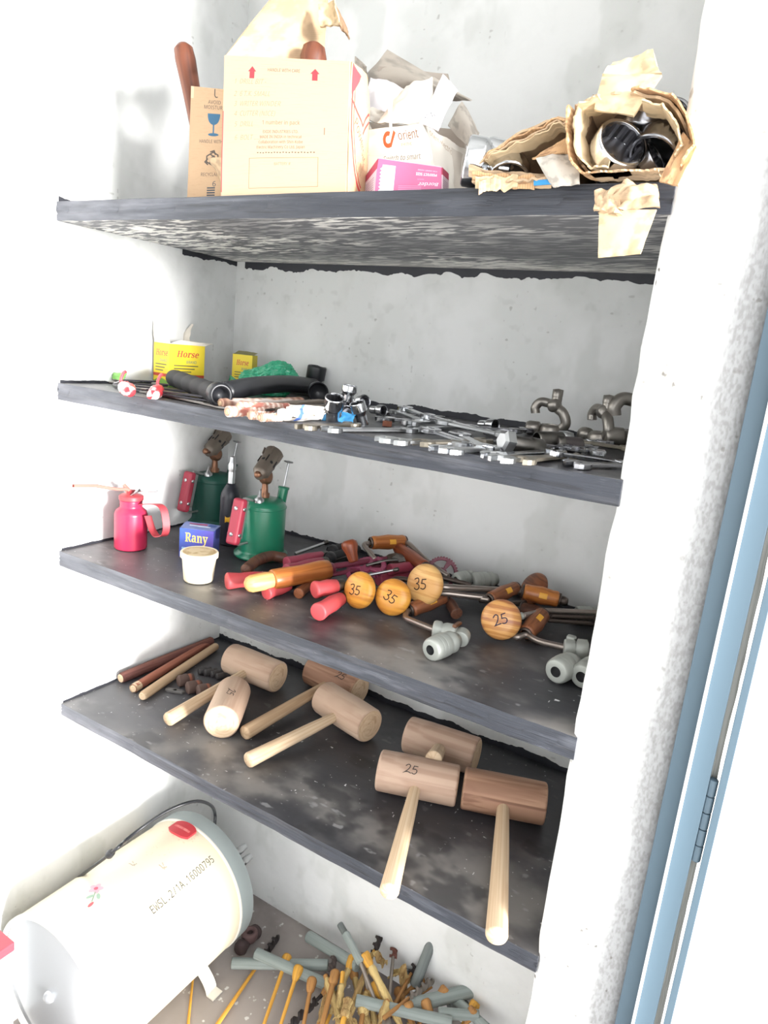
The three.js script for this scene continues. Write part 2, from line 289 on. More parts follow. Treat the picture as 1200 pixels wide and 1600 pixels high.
// ---------------------------------------------------------------- top shelf: the cartons
{
  // big printed carton at the front
  const z = -.012, p = (u, v, zz = z) => Zp(zz, u, v);
  const bl = p(346, 306), br = p(541, 303), tr = p(548, 97), tl = p(352, 87); bl.y = br.y = SH[1] + .001;
  const t = thing('cardboard_carton', 'large tan cardboard carton with red arrows and HANDLE WITH CARE on its front', 'carton', V((bl.x + br.x) / 2, SH[1], -.1));
  const front = face(768, 860, (g, w, h) => {
    grain(g, w, h, '#c8ac90', '#8a6440');
    g.fillStyle = '#c93a44'; for (const x of [190, 575]) { g.fillRect(x - 16, 80, 32, 52); g.beginPath(); g.moveTo(x - 27, 90); g.lineTo(x, 58); g.lineTo(x + 27, 90); g.fill(); }
    letter(g, 'HANDLE WITH CARE', 388, 76, 27, '#4a3a34', { wide: .82 });
    const hand = 'rgba(96,70,48,.38)'; [['1  DRILL BIT -', 150], ['2  6 T.K. SMALL', 225], ['3  WRITER WINDER', 285], ['4  CUTTER (NICE)', 345], ['5  DRILL', 410], ['6  BOLT .....', 492]].forEach(([s, y], i) => letter(g, s, 70 + i * 3, y, 42, hand, { align: 'left', style: 'italic', wide: .85 }));
    letter(g, '1 number in pack', 385, 402, 36, '#a2604c', { wide: .82 });
    ['EXIDE INDUSTRIES LTD.', 'MADE IN INDIA in technical', 'Collaboration with Shin-Kobe', 'Electric Machinery Co Ltd, Japan'].forEach((s, i) => letter(g, s, 385, 458 + i * 32, 26, '#5a4238', { wide: .8 }));
    for (let i = 0; i < 20; i++) { g.fillStyle = '#4c3a32'; g.fillRect(240 + i * 18, 585 + (i % 3), 9, 6); }
    letter(g, 'BATTERY #', 400, 660, 25, '#a8705c', { wide: .85 });
    g.strokeStyle = '#9a6d52'; g.lineWidth = 3; g.strokeRect(190, 622, 420, 190);
    g.fillStyle = '#c8485022'; g.fillRect(0, 300, 8, 560); g.fillStyle = '#c24a50'; g.fillRect(0, 330, 6, 500); g.fillStyle = '#6a4a40'; g.fillRect(640, 430, 4, 46);
  });
  partW('front_panel', quad(bl, br, tr, tl, { nx: 12, ny: 12, th: .004, crumple: .0012, s: 3, bend: .004 }), front, t);
  const zb = Xp(br.x + .003, 569, 298).z, brb = V(br.x + .004, SH[1] + .001, zb), trb = V(tr.x + .002, tr.y - .005, zb), blb = V(bl.x, SH[1] + .001, zb), tlb = V(tl.x, tl.y, zb);
  const side = face(512, 640, (g, w, h) => {
    grain(g, w, h, '#bf9f7e', '#7a5434');
    g.strokeStyle = '#b8403e'; g.lineWidth = 16; g.beginPath(); g.moveTo(60, 120); g.bezierCurveTo(10, 330, 30, 560, 330, 610); g.stroke(); g.lineWidth = 9; g.beginPath(); g.moveTo(90, 120); g.bezierCurveTo(44, 330, 60, 540, 340, 590); g.stroke();
    g.fillStyle = '#c24248'; g.beginPath(); g.moveTo(20, 0); g.lineTo(230, 40); g.lineTo(40, 150); g.fill();
    g.lineWidth = 14; g.beginPath(); g.moveTo(40, 170); g.lineTo(200, 290); g.quadraticCurveTo(330, 190, 500, 210); g.stroke(); g.beginPath(); g.moveTo(210, 330); g.quadraticCurveTo(340, 230, 500, 245); g.stroke();
    letter(g, 'Powersafe', 210, 380, 70, '#b4483e', { turn: .75 });
    for (let i = 0; i < 5; i++) { g.fillStyle = '#6a5038'; g.fillRect(170 + i * 26, 470 + (i % 2) * 24, 5, 46); }
  });
  partW('side_panel', sheet((u, v) => { const q = br.clone().lerp(brb, u).lerp(tr.clone().lerp(trb, u), v); q.x += .012 * Math.sin(Math.PI * Math.min(1, v * .95)) * Math.sin(Math.PI * u * .9) + .006 * (fbm(u * 3, v * 4, 9, 3) - .5); return q; }, 12, 14, .004), side, t);
  partW('side_panel', quad(blb, bl, tl, tlb, { th: .004, crumple: .001 }), M.card, t);
  partW('back_panel', quad(brb, blb, tlb, trb, { th: .004 }), M.cardDark, t);
  partW('bottom_panel', new THREE.BoxGeometry(br.x - bl.x, .004, z - zb - .004).translate((br.x + bl.x) / 2, SH[1] + .003, (zb + z) / 2), M.cardDark, t);
  partW('flap', quad(tl, p(506, 96, -.14), p(513, -14, -.15), p(429, -8, -.05), { th: .004, crumple: .003, s: 8, bend: -.01 }), M.card, t, 'raised tan flap leaning to the right');
  partW('torn_flap', quad(p(500, 42, -.1), p(532, 40, -.1), p(524, 2, -.11), p(498, 8, -.11), { th: .003, crumple: .006, s: 4, bend: -.006 }), M.cardPale, t, 'pale torn flap edge');
  partW('torn_flap', quad(p(530, 40, -.1), p(546, 60, -.1), p(540, 40, -.115), p(522, 4, -.11), { th: .003, crumple: .003, s: 5 }), M.cardDark, t);
  const h = thing('hand_tool', 'brown rounded handle end sticking up inside the large tan carton', 'tool', V(p(490, 84, -.1).x, SH[1] + .006, -.1));
  partW('grip', turn([[0, 0], [.017, 0], [.018, .12], [.021, .215], [.022, .228], [.018, .243], [.009, .249], [0, .25]], V(p(490, 84, -.1).x, SH[1] + .006, -.1), V(-.0, 1, 0), 20), M.brown, h);
}
{
  // narrow carton with care symbols, standing behind
  const z = -.05, p = (u, v, zz = z) => Zp(zz, u, v), bl = p(294, 306), tl = p(300, 135), br = p(376, 306), tr = p(381, 143); bl.y = br.y = SH[1] + .001;
  const t = thing('cardboard_carton', 'narrow brown carton with a blue goblet and recycling arrows, left of the big carton', 'carton', V(bl.x + .04, SH[1], -.09));
  const fm = face(384, 820, (g, w, h) => {
    grain(g, w, h, '#bb9c7c', '#7a5638'); const k = '#4c4440', b = '#35607f', cx = 180;
    g.strokeStyle = k; g.lineWidth = 7; g.beginPath(); g.moveTo(cx, 5); g.lineTo(cx, 46); g.quadraticCurveTo(cx + 6, 70, cx + 22, 58); g.stroke();
    letter(g, 'AVOID', cx, 98, 36, k, { wide: .9 }); letter(g, 'MOISTURE', cx, 134, 36, k, { wide: .9 });
    g.fillStyle = b; g.beginPath(); g.moveTo(cx - 46, 178); g.lineTo(cx + 46, 178); g.quadraticCurveTo(cx + 44, 252, cx, 258); g.quadraticCurveTo(cx - 44, 252, cx - 46, 178); g.fill(); g.fillRect(cx - 5, 250, 10, 70); g.beginPath(); g.ellipse(cx, 326, 38, 11, 0, 0, 7); g.fill();
    letter(g, 'HANDLE WITH CARE', cx + 18, 374, 32, k, { wide: .85 });
    g.strokeStyle = k; g.lineWidth = 9; for (let i = 0; i < 3; i++) { const a = i * 2.094 - 1.57; g.save(); g.translate(cx, 500); g.rotate(a); g.beginPath(); g.moveTo(-30, -44); g.lineTo(20, -44); g.lineTo(48, 2); g.stroke(); g.beginPath(); g.moveTo(-30, -20); g.lineTo(4, -20); g.lineTo(24, 14); g.stroke(); g.beginPath(); g.moveTo(30, 20); g.lineTo(60, 10); g.lineTo(50, -20); g.stroke(); g.restore(); }
    letter(g, 'RECYCLABLE', cx - 5, 612, 34, k, { wide: .85 });
    g.fillStyle = '#3c4450'; for (let i = 0; i < 6; i++) g.fillRect(cx - 34, 706 + i * 18, 60, 10); letter(g, '6', cx + 18, 682, 52, '#3c4450');
    g.fillStyle = '#e6d2b4'; g.globalAlpha = .5; g.fillRect(0, 0, 22, 80); g.globalAlpha = 1;
  });
  partW('front_panel', quad(bl, br, tr, tl, { th: .004, crumple: .001, s: 12 }), fm, t);
  const zb = V(0, 0, -.09), q = (a) => a.clone().add(zb);
  partW('side_panel', quad(q(bl), bl, tl, q(tl), { th: .004 }), M.card, t); partW('side_panel', quad(br, q(br), q(tr), tr, { th: .004 }), M.card, t);
  partW('back_panel', quad(q(br), q(bl), q(tl), q(tr), { th: .004 }), M.cardDark, t);
  partW('bottom_panel', new THREE.BoxGeometry(br.x - bl.x, .004, .09).translate((br.x + bl.x) / 2, SH[1] + .003, z - .045), M.cardDark, t);
  partW('torn_flap', quad(p(350, 300, -.03), p(350, 246, -.03), p(324, 246, -.032), p(338, 268, -.03), { th: .002, crumple: .003, nx: 6, ny: 6 }), M.card, t, 'pale triangular torn flap');
  const a = p(288, 84, -.07), b = V(p(336, 240, -.09).x, SH[1] + .01, -.09), h = thing('hand_tool', 'brown wooden handle leaning out of the narrow carton against the left wall', 'tool', b.clone());
  partW('grip', turn([[0, 0], [.016, 0], [.015, .12], [.0165, .2], [.0185, a.distanceTo(b) - .01], [.017, a.distanceTo(b) + .008], [.009, a.distanceTo(b) + .016], [0, a.distanceTo(b) + .018]], b, a.clone().sub(b), 18), M.brown, h);
}
{
  // white fan carton with torn flaps
  const p = (u, v, z) => Zp(z, u, v);
  const t = thing('cardboard_carton', 'crumpled white carton with an orange logo and grey inner flaps torn open', 'carton', V(p(640, 290, -.1).x, SH[1], -.12));
  const bl = p(575, 299, -.06), tl = p(576, 204, -.06), tr = p(662, 193, -.055), br = p(690, 299, -.055); bl.y = br.y = SH[1] + .001;
  const fm = face(900, 720, (g, w, h) => {
    g.fillStyle = '#e4dccf'; g.fillRect(0, 0, w, h);
    g.strokeStyle = '#e2582c'; g.lineWidth = 44; g.beginPath(); g.arc(330, 120, 62, .9, 5.2); g.stroke(); g.fillStyle = '#e2582c'; g.beginPath(); g.moveTo(420, 30); g.lineTo(450, 60); g.lineTo(370, 200); g.lineTo(345, 190); g.fill();
    letter(g, 'orient', 640, 90, 120, '#7c4420'); letter(g, 'electric', 590, 176, 50, '#b87830'); letter(g, 'Switch to smart', 500, 310, 76, '#75685c', { style: 'italic' });
    g.strokeStyle = '#d8cdbf'; g.lineWidth = 4; g.beginPath(); g.moveTo(0, 250); g.quadraticCurveTo(200, 300, 330, 240); g.stroke();
  }, .6);
  partW('front_panel', quad(bl, br, tr, tl, { th: .004, crumple: .004, s: 22, nx: 14, ny: 12 }), fm, t);
  const sr = p(726, 235, -.2), sb = p(727, 299, -.2); sb.y = SH[1] + .001;
  const sideMat = face(512, 400, (g, w, h) => { g.fillStyle = '#e9e2d8'; g.fillRect(0, 0, w, h); letter(g, 'orient electric', 190, 44, 46, '#b59a80', { turn: .1 }); g.fillStyle = '#d2c8bc'; g.fillRect(330, 30, 150, 320); });
  partW('side_panel', quad(br, sb, sr, tr, { th: .004, crumple: .007, s: 25, nx: 14, ny: 12 }), sideMat, t);
  const bk = V(bl.x, SH[1] + .001, -.24), bt = p(572, 190, -.24);
  partW('side_panel', quad(bk, bl, tl, bt, { th: .004, crumple: .004, s: 27 }), M.white, t);
  partW('back_panel', quad(sb, bk, bt, sr.clone().add(V(0, .03, 0)), { th: .004, crumple: .004, s: 28 }), M.whiteIn, t);
  partW('bottom_panel', quad(bl, bk, sb, br, { th: .004 }), M.whiteIn, t);
  const flap = (a, b, c, d, m, o, l) => partW('flap', quad(a, b, c, d, { th: .0025, nx: 12, ny: 10, ...o }), m, t, l);
  flap(p(560, 132, -.22), p(706, 156, -.22), p(737, 157, -.19), p(606, 78, -.22), M.cardGrey, { crumple: .005, s: 31, bend: .014 }, 'grey inner side of the raised back flap');
  flap(p(556, 128, -.21), p(574, 128, -.21), p(572, 104, -.2), p(556, 88, -.2), M.cardGrey, { crumple: .004, s: 32 });
  flap(p(586, 165, -.21), p(700, 172, -.21), p(702, 118, -.215), p(592, 104, -.215), M.whiteIn, { crumple: .007, s: 33 });
  flap(p(571, 174, -.1), p(606, 182, -.1), p(634, 140, -.13), p(578, 118, -.14), M.paper, { crumple: .007, s: 34, bend: .006 });
  flap(p(572, 186, -.09), p(600, 196, -.09), p(612, 180, -.085), p(582, 166, -.1), M.white, { crumple: .005, s: 35 });
  flap(p(592, 196, -.07), p(672, 192, -.064), p(676, 122, -.08), p(624, 142, -.09), M.white, { crumple: .009, s: 36, bend: .006 });
  const fun = face(300, 420, (g, w, h) => { g.fillStyle = '#dcd8dd'; g.fillRect(0, 0, w, h); letter(g, 'FUNC', 110, 330, 62, '#4a4a50', { turn: -.55 }); g.fillStyle = '#e0b4b0'; g.fillRect(30, 40, 120, 14); g.fillRect(30, 66, 90, 10); g.strokeStyle = '#c8bcc8'; g.lineWidth = 3; g.strokeRect(60, 110, 190, 120); }, .6);
  flap(p(656, 193, -.052), p(684, 204, -.052), p(714, 140, -.07), p(692, 115, -.075), fun, { crumple: .004, s: 37 }, 'white flap lettered FUNC');
  flap(p(700, 196, -.16), p(744, 244, -.16), p(748, 206, -.16), p(722, 158, -.18), M.cardGrey, { crumple: .003, s: 38, bend: .014 });
  partW('flap_strip', quad(p(608, 200, -.045), p(612, 206, -.045), p(613, 146, -.06), p(606, 146, -.06), { th: .001, crumple: .003, nx: 3, ny: 8 }), M.white, t);
  // pink carton before it
  const P = thing('cardboard_carton', 'small pink carton with upside-down lettering, in front of the white carton', 'carton', V(p(640, 297, -.02).x, SH[1], -.05));
  const a = p(586, 301, -.018), b = p(690, 298, -.02), c = p(690, 262, -.02), d = p(592, 248, -.018); a.y = b.y = SH[1] + .001;
  const pm = face(720, 380, (g, w, h) => {
    g.fillStyle = '#c4688f'; g.fillRect(0, 0, w, h); g.fillStyle = '#f6eef2'; g.fillRect(60, 60, 150, 320); g.beginPath(); for (let i = 0; i < 15; i++) g.lineTo(58 - (i % 2) * 22, 90 + i * 20); g.lineTo(120, 380); g.lineTo(120, 60); g.fill();
    letter(g, 'PERFECT SIZE', 560, 130, 52, '#f4e4ec', { turn: Math.PI, style: 'bold', wide: .7 }); letter(g, 'FOR SMART HOME', 570, 74, 26, '#f0c8da', { turn: Math.PI }); letter(g, 'Border', 590, 270, 66, '#f6e8ee', { turn: Math.PI, style: 'italic', font: 'serif' }); letter(g, 'switch', 500, 205, 26, '#e8a0c0', { turn: Math.PI });
    g.fillStyle = '#e49ac0'; for (let i = 0; i < 3; i++) g.fillRect(260, 296 + i * 22, 250, 6);
  }, .4);
  partW('front_panel', quad(a, b, c, d, { th: .003, crumple: .0006 }), pm, P);
  const e = p(572, 299, -.054), f = p(572, 276, -.054); e.y = SH[1] + .001;
  const lm = face(160, 240, (g, w, h) => { g.fillStyle = '#d9bfc8'; g.fillRect(0, 0, w, h); g.fillStyle = '#b5475e'; g.fillRect(0, 0, w, 70); g.fillStyle = '#9a7a8a'; for (let i = 0; i < 6; i++) g.fillRect(20, 110 + i * 18, 110, 6); });
  partW('side_panel', quad(e, a, d, f, { th: .003 }), lm, P);
  const eb = b.clone().add(V(-.006, 0, -.032)), ec = c.clone().add(V(-.006, 0, -.032));
  partW('side_panel', quad(b, eb, ec, c, { th: .003 }), lm, P); partW('top_panel', quad(d, c, ec, f, { th: .003 }), lm, P); partW('back_panel', quad(eb, e, f, ec, { th: .003 }), lm, P);
}

// ---------------------------------------------------------------- sockets: hollow, twelve-sided inside, necked down to the drive end
function socketThing(label, at, dir, r, len, group, m = M.chrome) {
  const d = dir.clone().normalize(), o = thing('socket', label, 'socket', V(0, 0, 0), group);
  o.position.copy(at).addScaledVector(d, -len * .5); o.quaternion.setFromUnitVectors(UPV, d);
  const k = r * .84;
  part('body', turn([[r * .42, 0], [r * .64, 0], [r * .68, .002], [r * .7, len * .42], [r * .76, len * .5], [r * .97, len * .58], [r, len * .64], [r, len * .95], [r * .96, len], [k + .0005, len], [k, len * .98], [k, len * .5], [0, len * .48]], V(0, 0, 0), UPV, 32), m, o);
  const pts = []; for (let i = 0; i < 48; i++) { const a = i / 48 * Math.PI * 2; const q = k * (.88 + .1 * Math.abs(Math.cos(a * 6))); pts.push([q * Math.cos(a), q * Math.sin(a)]); }
  const outer = []; for (let i = 0; i < 32; i++) { const a = i / 32 * Math.PI * 2; outer.push([k * .995 * Math.cos(a), k * .995 * Math.sin(a)]); }
  part('bore', slab(outer, len * .44, 0, [pts.reverse()]).rotateX(-Math.PI / 2).translate(0, len * .51, 0), M.bore, o);
  part('bore_floor', turn([[k * .95, 0], [k * .3, -.001], [0, -.004]], V(0, len * .53, 0), UPV, 24), M.bore, o);
  return o;
}
// ---------------------------------------------------------------- top shelf: torn cartons with the big sockets
const corr = mat(0xffffff, .9, 0, { map: tex(256, 256, (u, v) => { const l = .5 + .5 * Math.sin(u * 2 * Math.PI * 26); return mix(mix([206, 168, 126], [168, 130, 94], l * .6), [150, 116, 86], sm(.5, .75, fbm(u * 5, v * 5, 44, 3))); }) });
{
  const p = (u, v, z) => Zp(z, u, v), S = SH[1] + .001;
  const t = thing('torn_carton', 'small torn brown carton lying open with three bright sockets in its mouth', 'carton', V(p(820, 290, -.08).x, SH[1], -.08));
  const x0 = p(744, 298, .0).x, x1 = p(893, 290, .0).x;
  partW('bottom_panel', sheet((u, v) => V(x0 + u * (x1 - x0), S + .002 + .0012 * Math.sin(u * 60), -.2 + v * (.212 + .012 * fbm(u * 12, 1, 61, 2))), 40, 6, .003), M.card, t);
  for (let i = 0; i < 4; i++) partW('lip_layer', sheet((u, v) => { const a = p(734 + i * 5, 272 + i * 8, .010 + i * .004), b = p(862 - i * 26, 287 - i * 1, .004 + i * .004), q = a.lerp(b, u); q.y += (v - .5) * (.011 + .008 * fbm(u * 7, i * 3.1, 65, 3)) + .009 * (fbm(u * 4.3, i + .5, 62, 3) - .5); q.z += .006 * (fbm(u * 5, i * 2.2, 64, 3) - .5) + .004 * v; return q; }, 40, 4, .0022), [M.card, corr, M.cardPale, M.card][i], t);
  const arch = (u, v, o) => { const A = [[748, 258], [766, 236], [806, 212], [842, 196], [872, 181], [906, 196]], k = Math.min(4.999, u * 5), i = Math.floor(k), f = k - i; const a = A[i], b = A[i + 1]; const q = p(a[0] + (b[0] - a[0]) * f, a[1] + (b[1] - a[1]) * f + o, .004); q.z -= v * .2; q.y -= v * .03; q.y += .006 * (fbm(u * 9, v * 4 + o, 63, 3) - .5) * (1 - v); return q; };
  partW('top_panel', sheet((u, v) => arch(u, v, 0), 40, 8, .003), M.card, t);
  for (const [o, m, w] of [[5, corr, .025], [11, M.card, .02], [16, M.cardPale, .016]]) partW('torn_layer', sheet((u, v) => { const q = arch(.12 + u * .84, v * .12, o * (.4 + .6 * Math.sin(Math.PI * u))); q.z += .004 + .003 * Math.sin(u * 30 + o) ; return q; }, 40, 4, .002), m, t);
  partW('back_panel', quad(V(x0, S, -.2), V(x1, S, -.2), V(x1 + .01, S + .1, -.2), V(x0 + .02, S + .04, -.2), { th: .003 }), M.cardDark, t);
  partW('side_panel', quad(V(x1, S, .0), V(x1, S, -.2), V(x1 + .01, S + .1, -.2), V(x1 + .012, S + .1, .0), { th: .003, crumple: .004 }), M.cardDark, t);
  partW('flap', quad(p(832, 250, .018), p(904, 238, .014), p(905, 196, .004), p(858, 236, .012), { th: .003, crumple: .006, s: 66, ny: 8 }), corr, t);
  partW('flap', quad(p(864, 292, .024), p(906, 288, .02), p(902, 236, .014), p(838, 249, .02), { th: .003, crumple: .006, s: 67, bend: .008 }), M.cardGrey, t, 'grey-brown outer flap folded down');
  partW('printed_strip', quad(p(834, 290, .021), p(862, 288, .021), p(862, 280, .019), p(834, 282, .019), { th: .001, nx: 4, ny: 3 }), mat(0x2f7fb4, .5), t, 'blue printed strip');
  const g = 'bright sockets in the small torn carton';
  socketThing('bright chrome socket lying leftmost in the small torn carton, ring end outward', p(762, 258, -.03), V(-.9, .12, .42), .033, .062, g);
  socketThing('smooth chrome socket lying in the middle of the small torn carton', p(790, 252, -.07), V(-.95, .25, .1), .026, .058, g);
  socketThing('fluted chrome socket at the front of the small torn carton, lying across its neighbours', p(798, 262, -.03), V(.25, -.75, .6), .027, .05, g);
}
{
  const p = (u, v, z) => Zp(z, u, v), S = SH[1] + .001;
  const t = thing('torn_carton', 'large ragged brown carton at the right end of the top shelf, mouth torn open', 'carton', V(p(990, 290, -.06).x, SH[1], -.06));
  const R0 = [[903, 168], [938, 152], [990, 150], [1046, 160], [1068, 190], [1078, 232], [1050, 278], [1004, 282], [956, 289], [920, 282], [903, 250], [898, 205]].map(([u, v]) => p(u, v, .03));
  const c0 = R0.reduce((a, b) => a.add(b), V(0, 0, 0)).multiplyScalar(1 / R0.length);
  for (const q of R0) if (q.y < S + .004) q.y = S + .004;
  const c1 = V(c0.x + .0, 0, 0);
  const curve = new THREE.CatmullRomCurve3(R0, true, 'catmullrom', .2);
  partW('carton_wall', sheet((u, v) => {
    const q = curve.getPoint(u % 1), rag = .02 * (fbm((u % 1) * 16, 3, 71, 3, 16) - .5) + .012 * (vn((u % 1) * 40, 2, 72, 40) - .5);
    const cx = c0.x - .005, dx = q.x - cx; q.x = cx + dx * (1 - .12 * v); q.y = Math.max(S + .003, q.y - .02 * v * (q.y - S) / .15);
    q.z = .03 + rag - v * (.25 + rag); q.addScaledVector(V(q.x - c0.x, q.y - c0.y, 0).normalize(), .006 * (fbm((u % 1) * 6, v * 3, 73, 3, 6) - .5) * (q.y > S + .01 ? 1 : 0)); return q;
  }, 120, 12, .003), M.card, t);
  for (const [a0, a1, off, m] of [[.16, .48, .005, corr], [.2, .46, -.007, M.cardPale], [.62, .98, .006, corr], [.7, 1.08, -.004, M.cardPale], [.55, .72, .009, M.card]])
    partW('torn_layer', sheet((u, v) => { const s = (a0 + (a1 - a0) * u) % 1, q = curve.getPoint(s); const n = V(q.x - c0.x, q.y - c0.y, 0).normalize(); q.addScaledVector(n, off + .005 * (fbm(u * 9, v * 2, 75 + off * 1000, 3) - .5) - v * .004); q.y = Math.max(q.y, S + .001); q.z = .044 + .012 * (fbm(u * 18, 1, 76 + off * 999, 2) - .5) - v * .04; return q; }, 60, 4, .002), m, t);
  partW('back_panel', quad(V(c0.x - .085, S, -.215), V(c0.x + .075, S, -.215), V(c0.x + .075, S + .13, -.215), V(c0.x - .085, S + .13, -.215), { th: .003 }), M.cardDark, t);
  const fl = (a, b, c, d, m, o, l) => partW('flap', quad(a, b, c, d, { th: .004, nx: 14, ny: 10, ...o }), m, t, l);
  fl(p(929, 172, .032), p(990, 182, .034), p(1034, 118, .02), p(941, 119, .02), M.cardPale, { crumple: .003, s: 81, bend: .004 }, 'raised top flap');
  fl(p(941, 119, .02), p(1034, 118, .02), p(1021, 80, -.0), p(958, 97, -.0), M.cardPale, { crumple: .006, s: 82, bend: -.008 });
  fl(p(934, 332, .052), p(1031, 324, .05), p(1026, 286, .042), p(966, 288, .042), M.card, { crumple: .014, s: 83, freq: 4, bend: .008 }, 'crumpled lower flap');
  fl(p(928, 330, .053), p(972, 336, .056), p(966, 292, .045), p(930, 302, .045), M.card, { crumple: .008, s: 86, freq: 4 });
  fl(p(935, 403, .05), p(1001, 397, .05), p(1026, 328, .05), p(937, 331, .051), M.cardPale, { crumple: .002, s: 84, bend: .003 }, 'flat hanging end of the lower flap');
  fl(p(1030, 284, .034), p(1060, 291, .036), p(1089, 230, .034), p(1068, 208, .03), corr, { crumple: .003, s: 85 }, 'torn side flap showing its flutes');
  const g = 'sockets in the large ragged carton';
  socketThing('large chrome socket at the front left of the ragged carton, bore facing up', p(956, 244, .0), V(.62, .42, .66), .0325, .05, g);
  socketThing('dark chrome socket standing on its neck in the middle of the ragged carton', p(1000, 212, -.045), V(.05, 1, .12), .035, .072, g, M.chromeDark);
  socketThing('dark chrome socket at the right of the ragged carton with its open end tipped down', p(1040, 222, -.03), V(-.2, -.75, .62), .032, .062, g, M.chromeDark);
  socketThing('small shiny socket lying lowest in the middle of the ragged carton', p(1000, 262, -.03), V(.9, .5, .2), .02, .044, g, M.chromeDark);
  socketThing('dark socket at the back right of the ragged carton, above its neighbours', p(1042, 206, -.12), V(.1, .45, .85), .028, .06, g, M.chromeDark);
}

// ---------------------------------------------------------------- lowest shelf: mallets
const clear = (w, h, fn) => { const t = paint(w, h, fn); return new THREE.MeshStandardMaterial({ color: 0xffffff, roughness: .8, map: t, transparent: true }); };
const mark25 = clear(160, 160, (g, w, h) => { g.clearRect(0, 0, w, h); g.strokeStyle = '#3c3634'; g.lineWidth = 8; g.lineCap = 'round'; g.beginPath(); g.moveTo(24, 52); g.quadraticCurveTo(52, 14, 68, 46); g.quadraticCurveTo(66, 80, 22, 118); g.quadraticCurveTo(50, 104, 80, 122); g.moveTo(142, 40); g.lineTo(106, 40); g.lineTo(96, 76); g.quadraticCurveTo(150, 66, 136, 106); g.quadraticCurveTo(120, 136, 92, 116); g.stroke(); });
// a bent patch of handwriting on a round surface: u runs along `along`, n points outwards
function patch(c, along, n, r, w, h, m, parent, name = 'marking') {
  const a = along.clone().normalize(), nn = n.clone().addScaledVector(a, -n.dot(a)).normalize(), b = nn.clone().cross(a).normalize();
  return partW(name, sheet((u, v) => c.clone().addScaledVector(a, (u - .5) * w).addScaledVector(nn, r * Math.cos((v - .5) * h / r)).addScaledVector(b, r * Math.sin((v - .5) * h / r)), 8, 8, .0004), m, parent);
}
const toCam = (p) => camera.position.clone().sub(p).normalize();
function mallet(label, hc, axis, he, { L = .163, r = .0405, tone = 0, mark = 0, hand = 0, hr = .0135 } = {}) {
  const S = SH[4], t = thing('wooden_mallet', label, 'mallet', V(hc.x, S, hc.z), 'wooden mallets on the lowest shelf');
  const a = axis.clone().normalize(), e = .004, A = hc.clone().addScaledVector(a, -L / 2);
  const g = turn([[0, 0], [r - e, 0], [r - .001, e * .5], [r, e * 1.4], [r * 1.012, L * .3], [r * 1.012, L * .7], [r, L - e * 1.4], [r - .001, L - e * .5], [r - e, L], [0, L]], A, a, 36);
  const p = g.attributes.position; for (let i = 0; i < p.count; i++) { const q = V(p.getX(i), p.getY(i), p.getZ(i)), k = 1 + .06 * (fbm(q.x * 22 + tone, q.z * 22 + q.y * 30, 401, 4) - .5); const d = q.clone().sub(hc), al = d.dot(a); const rad = d.addScaledVector(a, -al).multiplyScalar(k); q.copy(hc).addScaledVector(a, al).add(rad); p.setXYZ(i, q.x, Math.max(q.y, S + .0005), q.z); }
  g.computeVertexNormals();
  partW('head', g, M.mallet[tone], t);
  for (const s of [-1, 1]) partW('end_grain', turn([[r * .9, 0], [r * .5, .0006], [0, .0008]], hc.clone().addScaledVector(a, s * L / 2), a.clone().multiplyScalar(s), 24), M.endGrain, t);
  if (he) {
    const d = he.clone().sub(hc), Lh = d.length(), st = hc.clone().addScaledVector(d.clone().normalize(), -r * .2);
    const hg = turn([[0, 0], [hr * .82, 0], [hr * .82, r * 1.2], [hr, Lh * .45], [hr * 1.12, Lh * .8], [hr * 1.22, Lh * 1.02], [hr * 1.1, Lh * 1.02 + .004], [hr * .6, Lh * 1.02 + .006], [0, Lh * 1.02 + .0065]], st, d, 22);
    partW('handle', hg, M.handle[hand], t);
  }
  if (mark) patch(hc.clone().addScaledVector(a, (mark - .5) * L), a, toCam(hc).add(V(0, .5, 0)), r * 1.03, .032, .03, mark25, t);
  return t;
}
{
  const spec = (u, v, hu, hv) => { const hc = on(4, u, v, .041), he = on(4, hu, hv, .0165); return [hc, he.clone().sub(hc).cross(UPV).normalize().multiplyScalar(-1), he]; };
  let [c, a, h] = spec(397, 1043, 263, 1124); mallet('pale wooden mallet farthest left at the back, handle running under another head', c, a, h, { tone: 0 });
  const b0 = on(4, 366, 1080, .041), b1 = on(4, 346, 1128, .041);
  mallet('pale wooden mallet head lying end-on towards the viewer, marked 25', b0.clone().lerp(b1, .5), b1.clone().sub(b0), null, { tone: 0, mark: .55, L: .15, r: .04 }).position.add(V(0, 0, .0));
  [c, a, h] = spec(524, 1062, 383, 1145); mallet('brown wooden mallet lying behind the middle mallet, its head darker', c, a, h, { tone: 2, hand: 1, mark: .72 });
  [c, a, h] = spec(541, 1111, 388, 1188); mallet('pale wooden mallet in the middle of the shelf, in front of a darker one', c, a, h, { tone: 0 });
  c = on(4, 690, 1164, .041); h = Zp(c.z + .115, 677, 1187); a = V(1, 0, -.12); mallet('brown wooden mallet with its handle pointing up at the viewer, behind the marked one', c, a, h, { tone: 1, hr: .0145 });
  [c, a, h] = spec(653, 1215, 608, 1393); mallet('pinkish wooden mallet marked 25 with its handle reaching the shelf edge', c, a, h, { tone: 1, mark: .42 });
  [c, a, h] = spec(787, 1243, 776, 1462); mallet('reddish wooden mallet farthest right, handle pointing straight to the front edge', c, a, h, { tone: 2, hr: .0145 });
}
